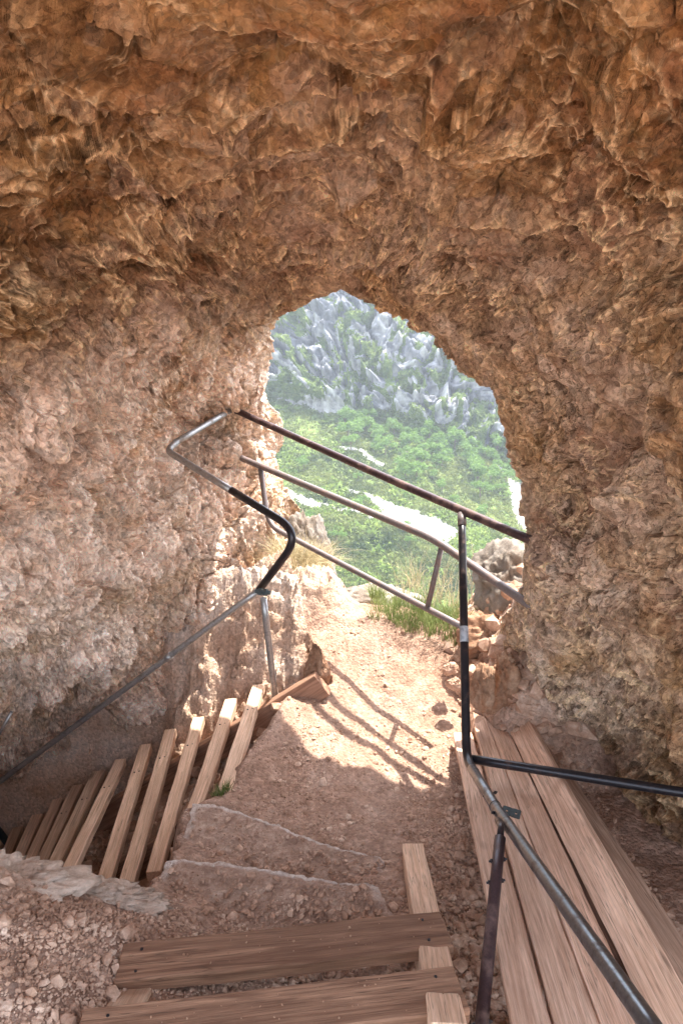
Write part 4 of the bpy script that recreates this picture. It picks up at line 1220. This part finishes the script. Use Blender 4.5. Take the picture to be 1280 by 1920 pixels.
def mat_hill():
    m, nt, b = nodes("valley_side")
    c = coord(nt)
    at = N(nt, "ShaderNodeAttribute", attribute_name="zone")
    sep = N(nt, "ShaderNodeSeparateColor"); nt.links.new(at.outputs["Color"], sep.inputs[0])
    n = noise_n(nt, c, .09, 8, .62, 0); n2 = noise_n(nt, c, .5, 6, .7)
    rockc = ramp(nt, math_n(nt, 'ADD', math_n(nt, 'MULTIPLY', n, .5), math_n(nt, 'MULTIPLY', sep.outputs[2], .5)), [(.30, (.10, .105, .12)), (.5, (.23, .23, .245)), (.72, (.44, .435, .43))])
    gr = ramp(nt, n2, [(.3, (.05, .08, .02)), (.5, (.11, .155, .04)), (.7, (.22, .25, .08))])
    f = math_n(nt, 'ADD', sep.outputs[0], math_n(nt, 'MULTIPLY', math_n(nt, 'SUBTRACT', n2, .5), .8))
    f = ramp(nt, f, [(.42, (0, 0, 0)), (.58, (1, 1, 1))])
    base = mix(nt, f, rockc, gr)
    base = mix(nt, sep.outputs[1], base, ramp(nt, n2, [(.35, (.20, .20, .18)), (.6, (.40, .39, .37))]))
    nt.links.new(base, b.inputs["Base Color"]); b.inputs["Roughness"].default_value = .95
    b.inputs["Specular IOR Level"].default_value = .1
    bump(nt, b, noise_n(nt, c, .22, 8, .6, 0), .7, 1.6)
    return m
M_HILL = mat_hill()
VX, VY, VV, VG, VS, VC = valley()

def clumps(name, pts, sizes, mat, ntri, seed, squash=.75, tri=.28):
    rg = np.random.default_rng(seed); n = len(pts)
    d = rg.normal(size=(n, ntri, 3)); d /= np.linalg.norm(d, axis=-1, keepdims=True); d[..., 2] = np.abs(d[..., 2]) * squash
    r = rg.uniform(.55, 1.0, (n, ntri, 1))
    c = pts[:, None] + d * r * sizes[:, None, None]
    t = rg.normal(size=(n, ntri, 3, 3)) * (sizes[:, None, None, None] * tri)
    V = (c[:, :, None] + t).reshape(-1, 3)
    return mesh_np(name, V, np.arange(len(V)).reshape(-1, 3), mat, False)

def vegetation():
    rg = np.random.default_rng(11)
    def pick(n, mask):
        w = mask.ravel(); w = w / w.sum(); idx = rg.choice(len(w), n, p=w); return VV.reshape(-1, 3)[idx] + rg.normal(0, .6, (n, 3)) * np.array([1, 1, .1])
    X, Y = np.meshgrid(VX, VY)
    vis = (X > 380) & (X < 1150) & (Y > 520) & (Y < 1230)
    pts = pick(26000, (VG > .5) * (VC < .5) * vis + 1e-12)
    d = np.linalg.norm(pts, axis=1)
    o = link("dwarf_pine", clumps("dwarf_pine", pts, .9 + 1.3 * rg.uniform(0, 1, len(pts)) ** 2, M_PINE, 16, 3)); tag(o, "dense dark green dwarf pine scrub covering the valley side", "scrub", kind="stuff")
    band = np.exp(-((Y - (cliff_base(X) + 150)) / 70) ** 2)
    pts = pick(5000, (VG > .5) * (VC < .5) * vis * (sstep(-.1, .4, fbm(np.stack([X, Y, 0 * X], -1) / 90, 3, 71))) + 1e-12)
    o = link("bushes", clumps("bushes", pts, 1.2 + 1.8 * rg.uniform(0, 1, len(pts)) ** 2, M_BUSH, 22, 5)); tag(o, "brighter green deciduous bushes among the dwarf pine", "scrub", kind="stuff")
    pts = pick(4200, (VG > .8) * (VC > .5) * vis + 1e-12)
    o = link("cliff_scrub", clumps("cliff_scrub", pts, 1.0 + 1.8 * rg.uniform(0, 1, len(pts)) ** 2, M_BUSH2, 14, 7)); tag(o, "green scrub growing in strips on the grey crags", "scrub", kind="stuff")
    # single broadleaf trees in the band under the crags
    protos = []
    for k in range(4):
        v = []
        n = 9
        cc = rg.normal(0, 1, (n, 3)) * np.array([1.3, 1.3, 1.0]) + np.array([0, 0, 4.6])
        rr = rg.uniform(1.2, 2.0, n)
        crown = clumps("crown", cc, rr, M_TREE, 130, 20 + k, 1.0, .16)
        bm = bmesh.new()
        bmesh.ops.create_cone(bm, segments=8, radius1=.28, radius2=.10, depth=4.4, cap_ends=True, matrix=Matrix.Translation((0, 0, 2.1)))
        for j in range(4):
            dirv = Vector((math.cos(j * 1.6), math.sin(j * 1.6), 1.1)).normalized()
            q = dirv.to_track_quat('Z', 'Y').to_matrix().to_4x4()
            bmesh.ops.create_cone(bm, segments=6, radius1=.12, radius2=.04, depth=2.6, cap_ends=True, matrix=Matrix.Translation(Vector((0, 0, 3.0)) + dirv * 1.2) @ q)
        tk = bpy.data.meshes.new("trunk"); bm.to_mesh(tk); bm.free(); tk.materials.append(M_BARK)
        protos.append((crown, tk))
    spots = []
    for k in range(64):
        px = rg.uniform(640, 1000); py = cliff_base(px) + 15 + abs(rg.normal(0, 38)) + 10 * rg.uniform()
        spots.append((px, py, rg.uniform(.85, 1.5)))
    for k in range(26):
        px = rg.uniform(520, 1000); py = rg.uniform(880, 1080); spots.append((px, py, rg.uniform(.5, .9)))
    for i, (px, py, s) in enumerate(spots):
        j = np.argmin(np.abs(VX - px)); a = np.argmin(np.abs(VY - py))
        if VS[a, j] > .3: continue
        crown, tk = protos[i % 4]
        e = empty("tree", Vector(VV[a, j].tolist())); e.scale = (s, s, s); e.rotation_euler = (0, 0, rg.uniform(0, 6.28))
        up = py < cliff_base(px) + 140
        tag(e, "bright green broadleaf tree in the band under the grey crags" if up else "small light green tree scattered on the lower pine slope", "tree",
            "broadleaf trees under the crags" if up else "small trees on the lower slope")
        link("trunk", tk, e); link("crown", crown, e)
M_PINE = mat_leaf("dwarf_pine_needles", (.035, .06, .016), (.22, .25, .07), .035)
M_BUSH = mat_leaf("bush_leaves", (.11, .18, .035), (.26, .33, .08), .1)
M_BUSH2 = mat_leaf("cliff_scrub_leaves", (.07, .12, .03), (.20, .25, .07), .1)
M_TREE = mat_leaf("tree_leaves", (.09, .17, .035), (.22, .33, .08), .5)
M_BARK = mat_simple_rock("bark", [(.3, (.10, .07, .05)), (.7, (.22, .17, .13))], 8)
vegetation()

# ------------------------------------------------------------------ the air of the valley
def haze():
    bm = bmesh.new(); bmesh.ops.create_cube(bm, size=1)
    me = bpy.data.meshes.new("haze"); bm.to_mesh(me); bm.free()
    o = link("haze", me)
    lo = np.array([-900, -50, -420.0]); hi = np.array([900, 1100, 330.0])
    o.location = Vector(((lo + hi) / 2).tolist()); o.scale = Vector((hi - lo).tolist())
    m = bpy.data.materials.new("haze"); m.use_nodes = True; nt = m.node_tree
    nt.nodes.remove(nt.nodes["Principled BSDF"])
    v = nt.nodes.new("ShaderNodeVolumePrincipled")
    v.inputs["Color"].default_value = (.82, .90, 1.0, 1); v.inputs["Density"].default_value = HAZE
    v.inputs["Anisotropy"].default_value = .2
    nt.links.new(v.outputs[0], nt.nodes["Material Output"].inputs["Volume"])
    me.materials.append(m); tag(o, kind="stuff")
HAZE = .00028
haze()
